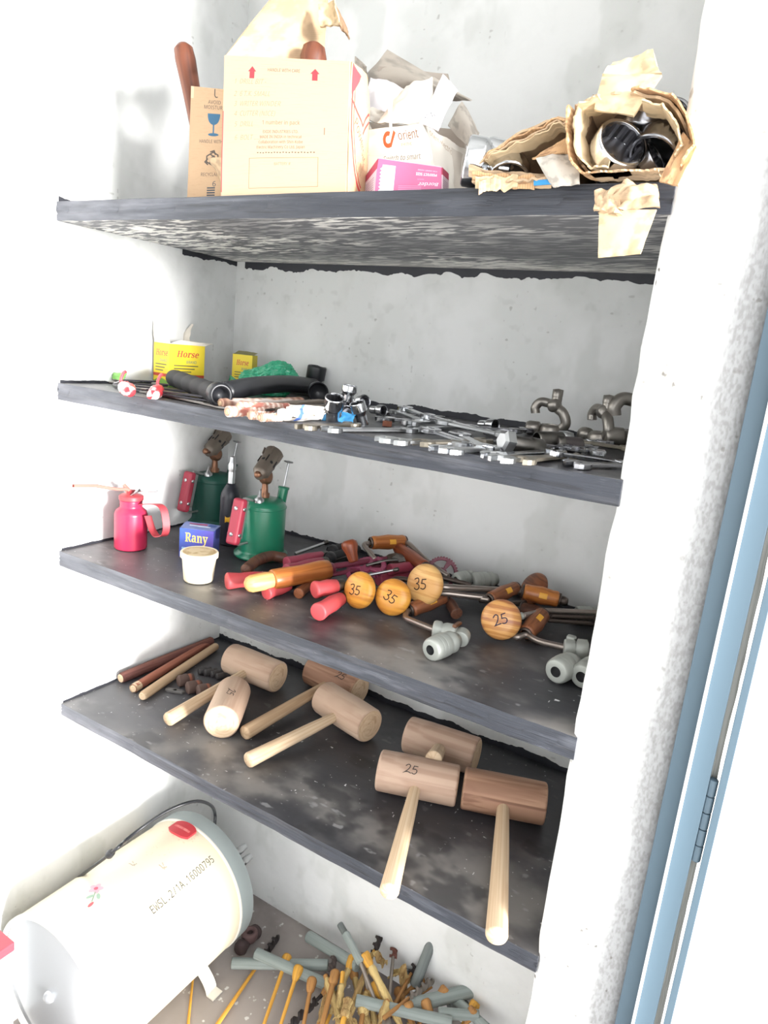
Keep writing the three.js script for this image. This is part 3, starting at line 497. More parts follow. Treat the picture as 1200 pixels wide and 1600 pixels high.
{
  // three sticks by the left wall
  const st = (label, u0, v0, u1, v1, r, m, tip) => {
    const a = on(4, u0, v0, r), b = on(4, u1, v1, r); a.x = Math.max(a.x, r + .006); b.x = Math.max(b.x, r + .006); const t = thing('wooden_stick', label, 'stick', V(a.x, SH[4], a.z), 'loose sticks by the left wall');
    const d = b.clone().sub(a), L = d.length(), g = turn([[0, 0], [r * .8, .001], [r, .006], [r * 1.02, L * .3], [r * .95, L * .7], [r * .92, L - .005], [r * .7, L], [0, L]], a, d, 18), p = g.attributes.position;
    for (let i = 0; i < p.count; i++) p.setY(i, Math.max(SH[4] + .0004, p.getY(i) + .002 * (fbm(p.getX(i) * 20, p.getZ(i) * 20, u0, 2) - .5)));
    g.computeVertexNormals(); partW('shaft', g, m, t);
    if (tip) partW('cut_end', turn([[r * 1.03, .0], [r * 1.04, .02], [r * 1.03, .021]], a, d, 18), M.handle[0], t, 'pale cut end');
    partW('end_grain', turn([[r * .8, 0], [0, .001]], a, d.clone().multiplyScalar(-1), 16), M.endGrain, t);
  };
  const bark = mat(0xffffff, .9, 0, { map: woodMap([128, 84, 74], [86, 52, 48], 420), bumpMap: plasterBump, bumpScale: .002 }), redw = mat(0xffffff, .75, 0, { map: woodMap([158, 98, 78], [120, 70, 56], 430) });
  st('dark reddish stick with rough bark, nearest the left wall', 184, 1058, 312, 993, .0135, bark);
  st('slim reddish-brown stick between the bark stick and the pale stick', 208, 1076, 330, 1001, .0112, redw, true);
  st('pale wooden stick, rightmost of the three by the left wall', 222, 1088, 338, 1009, .0118, M.handle[1]);
}
{
  const plugLabels = ['dark plug with a reddish band beside the pale stick', 'middle dark plug of the row of three before the black plugs', 'dark plug at the right of the front row, near the mallet head', 'black plug at the left of the back row behind the brown plugs', 'second black plug from the left in the back row', 'third black plug from the left in the back row', 'black plug at the right of the back row'];
  const spots = [[290, 1062, .015, .04, 1], [303, 1073, .016, .036, 1], [319, 1078, .016, .034, 1], [320, 1048, .009, .034, 0], [329, 1050, .009, .034, 0], [339, 1052, .009, .034, 0], [348, 1056, .009, .036, 0]];
  const pb = mat(0x5a463f, .75), pr = mat(0x8a5340, .7), pk = mat(0x3a3738, .6);
  spots.forEach(([u, v, r, L, big], i) => {
    const c = on(4, u, v, r), d = V(.42, 0, -1).normalize(), t = thing('rubber_plug', plugLabels[i], 'plug', V(c.x, SH[4], c.z), 'small dark plugs beside the sticks');
    partW('body', turn([[0, 0], [r * .82, 0], [r, .003], [r, L * .6], [r * .8, L * .68], [r * .8, L * .78], [r * .92, L * .84], [r * .85, L], [0, L]], c.clone().addScaledVector(d, -L / 2), d, 18), big ? pb : pk, t);
    if (big) partW('band', turn([[r * .82, 0], [r * .9, .002], [r * .9, .007], [r * .82, .009]], c.clone().addScaledVector(d, L * .16), d, 18), pr, t, 'reddish band');
  });
  for (const [u, v, l] of [[268, 1079, 'small grey flat chip farthest left beside the dark plugs'], [279, 1081, 'small grey flat chip just below the first dark plug']]) {
    const c = on(4, u, v, .003), t = thing('metal_chip', l, 'chip', V(c.x, SH[4], c.z), 'small flat chips beside the plugs');
    part('plate', slab([[-.014, -.004], [-.008, -.006], [.012, -.004], [.015, .002], [.006, .006], [-.011, .005]], .005, .001).rotateX(-Math.PI / 2).rotateY(.3).translate(0, .0012, 0), mat(0x6d6a68, .6, .3), t);
  }
}

// ---------------------------------------------------------------- floor: the water heater
{
  const C = V(.187, .2215, 0), r = .1836, z0 = -.299, zm = -.252, z1 = .1515;
  const t = thing('water_heater', 'cream cylindrical water heater lying on its side with a grey end band and red badge', 'heater', V(C.x, 0, -.07));
  // where a sight line meets the shell, as a place on the canvas
  const CW = 2048, CH = 760;
  const at = (u, v) => { const d = V((u - 600) / F, -(v - 800) / F, -1).applyQuaternion(camera.quaternion), o = camera.position.clone().sub(C); const a = d.x * d.x + d.y * d.y, b = o.x * d.x + o.y * d.y, c = o.x * o.x + o.y * o.y - r * r, k = (-b - Math.sqrt(Math.max(0, b * b - a * c))) / a, p = o.addScaledVector(d, k); let th = Math.atan2(p.x, -p.y); if (th < 0) th += 2 * Math.PI; return [th / (2 * Math.PI) * CW, (1 - (p.z - zm) / (z1 - zm)) * CH]; };
  const shell = face(CW, CH, (g, w, h) => {
    g.fillStyle = '#ddd3ba'; g.fillRect(0, 0, w, h);
    let [x, y] = at(285, 1297);
    g.fillStyle = '#b9a88c'; for (let i = 0; i < 60; i++) { g.globalAlpha = .35; g.fillRect(x - 95 + hash(i, 1, 9) * 190, y - 62 + hash(i, 2, 9) * 124, 4 + 9 * hash(i, 3, 9), 3 + 6 * hash(i, 4, 9)); } g.globalAlpha = 1;
    const [ax, ay] = at(238, 1422), [bx, by] = at(331, 1342);
    letter(g, 'EWSL.2/1A.16000795', (ax + bx) / 2, (ay + by) / 2, 46, '#2e2b26', { turn: Math.atan2(by - ay, bx - ax), font: 'monospace', wide: Math.hypot(bx - ax, by - ay) / (18 * 26.4) });
    [x, y] = at(150, 1388); g.save(); g.translate(x, y); g.rotate(1.2);
    g.fillStyle = '#d9a0ac'; for (let i = 0; i < 5; i++) { g.beginPath(); g.ellipse(14 * Math.cos(i * 1.26), 14 * Math.sin(i * 1.26), 17, 12, i * 1.26, 0, 7); g.fill(); } g.fillStyle = '#c2556b'; g.beginPath(); g.arc(0, 0, 9, 0, 7); g.fill();
    g.strokeStyle = '#7c9380'; g.lineWidth = 5; g.beginPath(); g.moveTo(-18, 8); g.lineTo(-70, 22); g.stroke(); g.fillStyle = '#8fa795'; g.beginPath(); g.ellipse(-48, 2, 17, 8, .7, 0, 7); g.fill(); g.beginPath(); g.ellipse(-36, 32, 16, 8, -.6, 0, 7); g.fill(); g.fillStyle = '#b5545c'; g.beginPath(); g.ellipse(-84, 26, 16, 7, .2, 0, 7); g.fill(); g.restore();
    for (const [u, v] of [[208, 1350], [255, 1354]]) { [x, y] = at(u, v); g.fillStyle = '#a89a8a'; for (let i = 0; i < 12; i++) g.fillRect(x - 16 + hash(i, 5, 2) * 30, y - 10 + hash(i, 6, 2) * 20, 7, 5); }
    g.fillStyle = '#a89a7c'; for (let i = 0; i < 14; i++) { [x, y] = at(225 + hash(i, 7, 2) * 40, 1322 + hash(i, 8, 2) * 16); g.globalAlpha = .5; g.fillRect(x, y, 4, 3); } g.globalAlpha = 1;
  }, .35);
  const cyl = (za, zb, rr1, rr2 = rr1) => new THREE.CylinderGeometry(rr2, rr1, zb - za, 72, 1, true).rotateX(Math.PI / 2).translate(C.x, C.y, (za + zb) / 2);
  partW('body', cyl(zm, z1, r), shell, t);
  const grey = mat(0x9aa3a3, .45), pale = mat(0xe6e2d8, .4);
  partW('seam_ring', turn([[r, 0], [r + .002, .001], [r + .002, .006], [r, .008]], V(C.x, C.y, zm - .002), V(0, 0, 1), 72), pale, t);
  partW('end_band', turn([[0, -.012], [r * .6, -.01], [r * .95, -.004], [r + .001, .003], [r + .0015, .047]], V(C.x, C.y, z0), V(0, 0, 1), 72), grey, t, 'grey end band');
  const steel = mat(0xcfd2d6, .3, .75);
  partW('front_rim', turn([[r, 0], [r + .002, .002], [r + .002, .012], [r - .002, .014], [r - .006, .012], [r - .007, .004]], V(C.x, C.y, z1), V(0, 0, 1), 72), pale, t);
  const cap = partW('front_cap', turn([[r - .006, .003], [r * .9, .007], [r * .86, .004], [r * .5, .009], [r * .14, .01], [0, .01]], V(C.x, C.y, z1), V(0, 0, 1), 72), steel, t, 'silver pressed end cap');
  partW('cap_boss', turn([[.014, 0], [.013, .006], [.008, .012], [.0, .013]], V(C.x, C.y, z1 + .0095), V(0, 0, 1), 24), steel, cap);
  // red badge wrapped on the shell
  const bc = at(285, 1297), th = bc[0] / CW * 2 * Math.PI, zb = zm + (1 - bc[1] / CH) * (z1 - zm), n = V(Math.sin(th), -Math.cos(th), 0);
  const along = V(0, 0, -1), side = n.clone().cross(along);
  partW('badge', sheet((u, v) => { const k = 1 - .4 * Math.pow(Math.abs(v - .5) * 2, 3), a = (v - .5) * .07 / r, c = V(C.x, C.y, zb); return c.addScaledVector(along, (u - .5) * .05 * k).addScaledVector(n, (r + .003) * Math.cos(a)).addScaledVector(side, (r + .003) * Math.sin(a)); }, 8, 16, .006), mat(0xffffff, .4, 0, { map: tex(128, 64, (u, v) => mix([190, 52, 62], [226, 138, 132], sm(.1, .06, Math.abs(u - .5)) * sm(.4, .34, Math.abs(v - .5)) * (.4 + .6 * vn(v * 26, u * 3, 8)))) }), t, 'red badge');
  // pipe stubs, cord and feet
  for (const [u, v] of [[383, 1322], [391, 1338]]) { const e = Zp(z0 - .075, u, v), b = e.clone().setZ(z0 - .004), o = b.clone().sub(C).setZ(0); if (o.length() > r * .9) b.addScaledVector(o.normalize(), r * .9 - b.clone().sub(C).setZ(0).length()); partW('pipe_stub', turn([[0, 0], [.008, 0], [.008, b.distanceTo(e) * .6], [.0105, b.distanceTo(e) * .62], [.0105, b.distanceTo(e) * .8], [.0085, b.distanceTo(e) * .82], [.0085, b.distanceTo(e)], [.006, b.distanceTo(e)], [0, b.distanceTo(e) - .008]], b, e.clone().sub(b), 16), M.steel, t); }
  const cord = [[336, 1272], [330, 1259], [312, 1252], [288, 1256], [256, 1270], [222, 1293], [196, 1313], [176, 1331]].map(([u, v], i) => Zp(-.305 + i * .045, u, v)); cord.unshift(V(cord[0].x + .01, C.y + r * .93, z0 + .004)); cord.push(V(.008, C.y + r * .35, cord.at(-1).z - .01), V(.008, C.y, cord.at(-1).z - .02)); for (const q of cord) q.x = Math.max(.006, q.x);
  partW('power_cord', tube(cord, .0042, 60, 10), M.black, t, 'black power cord arching behind');
  partW('cord_grip', turn([[0, 0], [.008, .004], [.01, .018], [.006, .03], [0, .034]], cord.at(-3).clone(), cord.at(-2).clone().sub(cord.at(-3)), 14), M.black, t);
  for (const [zf, dx] of [[-.2, 1], [.05, 1], [-.2, -1], [.05, -1]]) {
    const g = sheet((u, v) => { const a = u; const x = dx > 0 ? C.x + .085 + .055 * a + .02 * Math.sin(a * 3.1) : C.x - .06 - .03 * a; const y = a < .75 ? .066 - .0 - (a / .75) * .062 : .004; return V(x + (a > .75 ? (a - .75) * .09 * dx : 0), Math.max(.003, y), zf + (v - .5) * .034); }, 16, 3, .003);
    partW('foot', g, pale, t);
  }
}
{
  // red-topped chest in the corner of the view
  const q = U(1, .45, 24, 1471), t = thing('tool_chest', 'red-lidded chest, its overexposed body painted white, cut off by the lower left edge of the photo', 'chest', V(q.x / 2, 0, q.z + .1));
  partW('body', rbox(q.x - .012, .425, .2, .004, q.x / 2 - .001, .2125, q.z + .104), mat(0xeceae8, .5), t);  // white colour stands for the overexposed side of the chest
  partW('lid', rbox(q.x - .004, .022, .206, .004, q.x / 2 + .001, .438, q.z + .103), mat(0xc64a56, .45), t, 'red lid');
}
{
  // rusty iron fitting on the floor
  const a = on(0, 402, 1452, .014), b = on(0, 372, 1486, .014), t = thing('iron_fitting', 'dark rusty iron fitting with a round boss on the floor beside the heater', 'fitting', V((a.x + b.x) / 2, 0, (a.z + b.z) / 2)), d = b.clone().sub(a), L = d.length(), rust = mat(0x4a3c3c, .85, .2);
  partW('bar', turn([[0, 0], [.018, .002], [.021, .012], [.018, L * .3], [.014, L * .55], [.017, L * .75], [.02, L - .01], [.014, L], [0, L]], a, d, 14), rust, t);
  partW('boss', turn([[.02, -.01], [.023, 0], [.023, .012], [.018, .017], [.011, .017], [.011, .006], [0, .006]], a.clone().lerp(b, .42).add(V(0, .008, 0)), UPV, 20), mat(0x6a5352, .8, .2), t);
  partW('lug', turn([[.01, 0], [.012, .004], [.012, .012], [0, .014]], a.clone().lerp(b, .86).add(V(0, .008, 0)), UPV, 14), rust, t);
}

// ---------------------------------------------------------------- floor: augers in a heap
const AUG = {
  bar: mat(0xffffff, .75, 0, { map: woodMap([152, 160, 157], [118, 128, 125], 501, .7) }), barDark: mat(0xffffff, .75, 0, { map: woodMap([116, 122, 121], [86, 92, 92], 502, .7) }),
  yellow: mat(0xffffff, .6, 0, { map: woodMap([212, 158, 62], [158, 112, 54], 503, .8) }), ochre: mat(0xffffff, .7, 0, { map: woodMap([172, 124, 70], [120, 84, 52], 504, .8) }),
  cloth: mat(0xffffff, .95, 0, { map: woodMap([206, 180, 122], [134, 104, 66], 505, 1.1), bumpMap: plasterBump, bumpScale: .003 }), iron: mat(0x5c5250, .7, .5), ironDark: mat(0x3c3636, .7, .5), rust: mat(0x6b443c, .85, .3), metal: mat(0x8d857e, .55, .7),
};
function twist(a, b, r, turns, phase = 0) {   // auger screw: a flat blade wound about the axis
  const d = b.clone().sub(a), L = d.length(), n = Math.max(24, Math.round(turns * 18));
  return orient(sheet((u, v) => { const f = phase + v * turns * 2 * Math.PI, w = (u - .5) * 2 * r * (v > .93 ? 1 - (v - .93) * 11 : 1); return V(w * Math.cos(f), v * L, w * Math.sin(f)); }, 2, n, r * .6), a, d);
}
const P3 = ([u, v, h]) => on(0, u, v, h);
function auger(label, { foot, eye, bar, wrap, bit = .3, m = AUG.yellow, bm = AUG.bar, ring = true, im = AUG.iron, r = .0055, bars = .0145 }) {
  const a = P3(foot), b = P3(eye), t = thing('auger', label, 'auger', V((a.x + b.x) / 2, 0, (a.z + b.z) / 2), 'hand augers heaped on the floor');
  const d = b.clone().sub(a), L = d.length(), n = d.clone().normalize();
  if (bit > 0) partW('screw', twist(a.clone().lerp(b, bit), a, r * 1.9, L * bit / .046, foot[0]), im, t);
  partW('shank', turn([[0, 0], [r * .8, 0], [r * .85, L * (.97 - bit) * .4], [r, L * (1 - bit) - .004], [0, L * (1 - bit)]], a.clone().lerp(b, bit), d, 10), bit > .5 ? im : m, t);
  if (ring) partW('eye', turn([[r, -.02], [r * 1.7, -.012], [.012, -.002], [.0135, .012], [.011, .018], [0, .019]], b.clone(), n, 14), m, t);
  if (bar) { const p = P3(bar[0]), q = P3(bar[1]); partW('crossbar', turn([[0, 0], [bars * .92, 0], [bars, .003], [bars * .94, p.distanceTo(q) * .5], [bars, p.distanceTo(q) - .003], [bars * .9, p.distanceTo(q)], [0, p.distanceTo(q)]], p, q.clone().sub(p), 16), bm, t); }
  if (wrap) { const [w0, w1] = wrap, p = a.clone().lerp(b, w0), q = a.clone().lerp(b, w1), Lw = p.distanceTo(q), pr = []; for (let i = 0; i <= 24; i++) { const s = i / 24; pr.push([r * (1.1 + .95 * fbm(s * 7, foot[0] * .1, 511, 3)) * Math.min(1, .55 + s * 4, .55 + (1 - s) * 4), s * Lw]); } const g = turn(pr, p, q.clone().sub(p), 12); const po = g.attributes.position; for (let i = 0; i < po.count; i++) po.setX(i, po.getX(i) + .004 * (fbm(po.getY(i) * 60, po.getZ(i) * 50, 512, 2) - .5)); g.computeVertexNormals(); partW('cloth_wrap', g, AUG.cloth, t, 'straw-coloured cloth wrap'); }
  return t;
}
auger('yellow-shanked auger with a level grey crossbar, left of the heap', { foot: [405, 1622, .012], eye: [446, 1503, .05], bar: [[362, 1505, .03], [513, 1508, .05]], bit: 0 });
auger('yellow-shanked auger whose grey crossbar slants across another, left of the heap', { foot: [432, 1622, .02], eye: [464, 1521, .065], bar: [[399, 1489, .055], [530, 1547, .05]], bit: 0 });
auger('auger lying alone on the floor left of the heap, screw tip pointing away', { foot: [434, 1462, .008], eye: [332, 1612, .01], bit: .24, ring: false, im: AUG.ironDark });
auger('dark slim auger lying beside the foot of the heater, partly yellow', { foot: [305, 1496, .008], eye: [292, 1618, .008], bit: .2, ring: false, im: AUG.ironDark, r: .004 });
auger('auger whose thick grey crossbar lies at the back left of the heap', { foot: [500, 1625, .03], eye: [548, 1505, .09], bar: [[482, 1463, .05], [560, 1510, .09]], wrap: [.3, .95], bit: .1, bars: .016 });
auger('auger with a slim tapered crossbar standing up at the back of the heap', { foot: [590, 1622, .04], eye: [566, 1502, .12], bar: [[531, 1444, .14], [566, 1504, .12]], wrap: [.1, .6], bit: 0, bm: AUG.barDark, m: AUG.metal, bars: .009 });
auger('auger with a pale grey crossbar pointing straight up beside the tapered one', { foot: [612, 1630, .05], eye: [562, 1500, .15], bar: [[540, 1459, .16], [564, 1504, .15]], bit: .0, m: AUG.metal, bars: .011, ring: false });
auger('auger leaning with a dark screw at the left side of the heap', { foot: [522, 1494, .08], eye: [498, 1610, .06], bit: .45, wrap: [.55, .95], m: AUG.ochre });
auger('auger with a short dark screw tip rising at the top of the heap', { foot: [594, 1461, .11], eye: [535, 1615, .08], bit: .18, wrap: [.25, .9], im: AUG.ironDark });
auger('auger with a rusty red screw tip, tallest in the heap', { foot: [618, 1457, .1], eye: [604, 1600, .1], bit: .3, im: AUG.rust, m: AUG.metal });
auger('auger with a black screw tip leaning right, against the upright grey crossbar', { foot: [662, 1483, .08], eye: [598, 1606, .09], bit: .34, im: AUG.ironDark, m: AUG.ochre });
auger('auger whose grey crossbar leans against the back wall', { foot: [556, 1618, .05], eye: [652, 1536, .07], bar: [[684, 1448, .21], [648, 1540, .07]], bit: .1, m: AUG.ochre, bm: AUG.barDark });
auger('cloth-wrapped auger bent over the front of the heap', { foot: [628, 1606, .07], eye: [574, 1500, .15], bit: 0, wrap: [.02, .98], r: .0065 });
auger('bright yellow auger at the front of the heap', { foot: [545, 1560, .12], eye: [530, 1622, .1], bit: 0, wrap: [.0, .5], r: .0075, ring: false });
auger('auger with its grey crossbar along the wall behind the heap', { foot: [600, 1590, .05], eye: [688, 1532, .05], bar: [[628, 1522, .06], [724, 1534, .05]], bit: .1, m: AUG.ochre, bm: AUG.barDark });
auger('auger with a light grey crossbar ending highest at the right of the heap', { foot: [645, 1612, .05], eye: [690, 1553, .1], bar: [[640, 1572, .09], [771, 1539, .1]], bit: 0, m: AUG.ochre, bars: .0175 });
auger('auger with a dark-ended grey crossbar just below the highest one', { foot: [640, 1640, .02], eye: [735, 1563, .06], bar: [[700, 1570, .06], [794, 1549, .07]], bit: 0, m: AUG.ochre, bm: AUG.barDark, bars: .015 });
auger('auger with a level pale crossbar at the right of the heap', { foot: [690, 1640, .02], eye: [752, 1574, .055], bar: [[728, 1573, .055], [786, 1574, .055]], bit: 0, m: AUG.ochre, bars: .015 });
auger('auger with a long grey crossbar across the front of the heap', { foot: [660, 1650, .03], eye: [640, 1579, .1], bar: [[556, 1563, .1], [706, 1598, .1]], bit: 0, m: AUG.ochre, bars: .014 });
auger('auger with a short pale crossbar end near the front right of the heap', { foot: [690, 1660, .02], eye: [735, 1586, .1], bar: [[685, 1583, .1], [748, 1587, .1]], bit: 0, m: AUG.ochre, bars: .0135 });
auger('auger with a crossbar slanting down towards the viewer at the right', { foot: [700, 1640, .03], eye: [738, 1576, .09], bar: [[706, 1556, .08], [766, 1612, .1]], bit: 0, bars: .0125, m: AUG.yellow });
auger('auger with a dark grey crossbar by the pier at the far right of the heap', { foot: [760, 1650, .02], eye: [812, 1610, .05], bar: [[818, 1573, .05], [800, 1640, .06]], bit: 0, bm: AUG.barDark, m: AUG.ochre, ring: false });
auger('auger with a spiral screw crossing the middle of the heap', { foot: [676, 1530, .09], eye: [598, 1592, .12], bit: .5, im: AUG.metal, m: AUG.ochre, ring: false });
auger('auger with a dusty screw low in the left of the heap', { foot: [450, 1606, .02], eye: [512, 1546, .05], bit: .7, im: AUG.ironDark, m: AUG.ochre });

{
  // the thick of the heap
  const more = [[486, 1540, 470, 1625, 'dusty'], [508, 1522, 540, 1625, 'straw'], [522, 1528, 498, 1622, 'ochre'], [536, 1516, 524, 1626, 'yellow'], [552, 1520, 580, 1624, 'straw'], [575, 1535, 560, 1625, 'ochre'], [590, 1545, 615, 1626, 'yellow'], [606, 1560, 590, 1628, 'straw'], [625, 1555, 655, 1628, 'ochre'], [645, 1590, 630, 1632, 'yellow'], [668, 1575, 690, 1640, 'ochre']];
  const where = ['at the far left', 'left of centre, at the back', 'left of centre, crossing', 'near the centre, at the back', 'at the centre', 'at the centre, lower', 'right of centre', 'right of centre, lower', 'under the long crossbar', 'below the long crossbar', 'under the right crossbars'];
  more.forEach(([u, v, u2, v2, k], i) => auger(`slim ${k === 'straw' ? 'cloth-wrapped' : k} auger deep in the heap, ${where[i]}`, { foot: [u2, v2, .05 + (i % 3) * .02], eye: [u, v, .07 + (i % 4) * .015], bit: 0, wrap: k === 'straw' ? [.05, .95] : i % 2 ? [.4, .8] : null, m: k === 'yellow' ? AUG.yellow : AUG.ochre, r: .006 + (i % 3) * .0008, ring: i % 2 === 0 }));
  const rag = (u, v, h, s, label) => { const c = P3([u, v, h]), t = thing('cloth_rag', label, 'rag', V(c.x, 0, c.z), null); partW('cloth', sheet((a, b) => V(c.x + (a - .5) * .05 + .01 * (fbm(a * 4, b * 4, s, 3) - .5), c.y + .05 * (fbm(a * 3 + 5, b * 3, s + 1, 3) - .4) - Math.abs(a - .5) * .05, c.z + (b - .5) * .035 + .02 * (fbm(a * 4, b * 3, s + 2, 3) - .5)), 18, 14, .002), AUG.cloth, t); };
  rag(540, 1585, .1, 531, 'straw-coloured rag caught at the front left of the auger heap'); rag(625, 1522, .1, 541, 'brown straw-coloured rag standing at the back of the auger heap'); rag(590, 1492, .13, 551, 'small pale rag hanging at the top of the auger heap');
}

// ---------------------------------------------------------------- third shelf
const T3 = SH[3];
{
  // red oil can
  const c = on(3, 204, 856), t = thing('oil_can', 'red pump oil can with a long bent spout and a strap handle', 'oil can', V(c.x, T3, c.z)), red = mat(0xc12f52, .3), redD = mat(0xb04048, .45);
  const y = (h) => V(c.x, T3 + h, c.z);
  partW('body', turn([[0, .001], [.034, .001], [.0365, .004], [.0365, .082], [.034, .09], [.026, .097], [.024, .1], [.025, .103], [.0245, .109], [.025, .112], [.0245, .118], [0, .118]], y(0), UPV, 36), red, t);
  partW('cap', turn([[.027, 0], [.027, .008], [.024, .011], [.01, .013], [.009, .022], [0, .022]], y(.116), UPV, 28), redD, t);
  const s0 = y(.128), tip = Zp(.03, 114, 759), k = Zp(-.03, 150, 759);
  partW('spout', merge([tube([s0, s0.clone().lerp(k, .12).add(V(0, .009, 0)), s0.clone().lerp(k, .4).add(V(0, .004, 0)), k.clone().lerp(s0, .06), k, tip], .0036, 60, 10), turn([[0, 0], [.0075, 0], [.006, .018], [.004, .03], [0, .03]], s0.clone().add(V(0, -.003, 0)), V(-.55, .7, .2), 14)]), mat(0xc98276, .45), t, 'paler bent spout');
  const strap = [[222, 788], [246, 788], [256, 797], [260, 822], [257, 836], [246, 838], [238, 828], [231, 806]].map(([u, v]) => Zp(c.z - .005, u, v)), cv = new THREE.CatmullRomCurve3(strap, false, 'catmullrom', .4);
  partW('strap_handle', sheet((u, v) => cv.getPoint(u).add(V(.35, 0, -.94).multiplyScalar((v - .5) * .016)), 50, 3, .002), redD, t);
  partW('lever', merge([slab([[0, -.006], [.03, -.004], [.03, .004], [0, .006]], .003).rotateX(-1).rotateZ(.55).translate(c.x + .006, T3 + .126, c.z + .004), rod(V(c.x + .02, T3 + .139, c.z), Zp(c.z - .01, 246, 767), .0022)]), M.steel, t, 'bare metal lever');
}
const torchGreen = phys(0x1f7a5c, .3, { clearcoat: .5, clearcoatRoughness: .25 }), torchDark = mat(0x1f5348, .4), soot = mat(0x83796f, .5, .6), copper = mat(0x8a6550, .4, .8), gripRed = mat(0x9c2f42, .5);
function blowTorch(label, pos, turnY, green) {
  const t = thing('blow_torch', label, 'blow torch', pos, 'paraffin blow torches'); t.rotation.y = turnY;
  part('tank', turn([[0, .001], [.06, .001], [.0635, .004], [.0635, .009], [.056, .015], [.0535, .02], [.0535, .122], [.051, .131], [.04, .139], [.02, .143], [0, .143]], V(0, 0, 0), UPV, 44), green, t);
  part('tank_seam', turn([[.0535, 0], [.0548, .001], [.0548, .004], [.0535, .005]], V(0, .119, 0), UPV, 44), green, t);
  const a = V(-.083, .148, 0), b = V(-.104, .052, 0), d = b.clone().sub(a), br = mat(0xb8bab8, .4, .8);
  part('handle_bracket', merge([poly([V(-.03, .137, 0), V(-.072, .15, 0), a.clone().lerp(b, .05).add(V(.009, 0, 0)), b.clone().lerp(a, .02).add(V(.009, 0, 0)), V(-.085, .043, 0), V(-.05, .043, 0)], .0032, 8), slab([[-.004, 0], [.004, 0], [.004, .085], [-.004, .085]], .022).rotateY(Math.PI / 2).translate(-.011, 0, 0).rotateZ(-.215).translate(-.088, .06, 0)]), br, t, 'bare metal bracket');
  const g = part('grip', new RoundedBoxGeometry(.021, .105, .03, 3, .007).rotateZ(-.215).translate((a.x + b.x) / 2, (a.y + b.y) / 2, 0), gripRed, t, 'red grip with two rivets');
  for (const s of [.2, .8]) { const q = a.clone().lerp(b, s); part('rivet', merge([turn([[.0045, 0], [.0045, .0015], [0, .0025]], q.clone().add(V(-.0105, .002, 0)), V(-1, .2, 0), 12), turn([[.0045, 0], [.0045, .0015], [0, .0025]], q.clone().add(V(0, 0, -.0152)), V(0, 0, -1), 12), turn([[.0045, 0], [.0045, .0015], [0, .0025]], q.clone().add(V(0, 0, .0152)), V(0, 0, 1), 12)]), M.steel, g); }
  part('riser', merge([turn([[.013, 0], [.013, .01], [.009, .012], [.0075, .03], [.009, .034], [.009, .046], [0, .046]], V(.002, .142, 0), UPV, 6), turn([[.017, 0], [.019, .004], [.019, .014], [.012, .018], [0, .018]], V(.004, .19, -.009), V(0, .2, 1), 24)]), copper, t, 'coppery riser and vaporiser');
  const p0 = V(-.028, .192, 0), dir = V(.8, .55, -.12).normalize();
  const bn = part('burner', turn([[0, .004], [.009, .002], [.015, .012], [.02, .018], [.0205, .072], [.0225, .074], [.0225, .088], [.0195, .088], [.0185, .02], [0, .02]], p0, dir, 28), soot, t, 'sooty burner tube');
  for (let i = 0; i < 6; i++) { const an = i * 1.05, q = V(0, 0, 0); const sd = V(-.55, .8, 0).normalize(), s2 = dir.clone().cross(sd); q.copy(p0).addScaledVector(dir, .045).addScaledVector(sd, .0206 * Math.cos(an)).addScaledVector(s2, .0206 * Math.sin(an)); part('air_hole', turn([[.004, 0], [0, .0006]], q, q.clone().sub(p0.clone().addScaledVector(dir, .045)), 12), M.blackMatt, bn); }
  for (let i = 0; i < 5; i++) { const an = i * 1.26 + .4, sd = V(-.55, .8, 0).normalize(), s2 = dir.clone().cross(sd), w = sd.clone().multiplyScalar(Math.cos(an)).addScaledVector(s2, Math.sin(an)), o = p0.clone().addScaledVector(dir, .07).addScaledVector(w, .021); part('burner_fin', orient(new RoundedBoxGeometry(.008, .02, .0025, 1, .001).translate(0, .006, 0), o, dir.clone().addScaledVector(w, .18)), soot, bn); part('air_slot', orient(new THREE.BoxGeometry(.004, .02, .0006), p0.clone().addScaledVector(dir, .05).addScaledVector(w, .0209), dir), M.blackMatt, bn); }
  part('valve', merge([rod(V(-.018, .197, .004), V(-.045, .204, .014), .0035), turn([[0, 0], [.0075, .001], [.0075, .008], [0, .009]], V(-.043, .2035, .0135), V(-1, .26, .35), 10)]), copper, t);
  part('filler_cap', merge([turn([[.011, 0], [.011, .008], [.006, .011], [.004, .018], [0, .018]], V(-.032, .137, .012), UPV, 16), slab([[-.014, 0], [-.008, .012], [0, .005], [.008, .012], [.014, 0]], .003).rotateY(.6).translate(-.032, .153, .012)]), M.steel, t, 'bright wing filler cap');
  part('pump_barrel', turn([[0, 0], [.0115, 0], [.0115, .05], [.0135, .051], [.0135, .056], [0, .057]], V(.04, .11, .018), V(.16, 1, .04), 20), green, t);
  part('pump_rod', merge([rod(V(.048, .166, .02), V(.059, .222, .0215), .0024, .0024, 10), turn([[.002, 0], [.011, .002], [.011, .005], [0, .006]], V(.0585, .221, .0215), V(.16, 1, .04), 18)]), M.steel, t, 'bright pump plunger');
  return t;
}
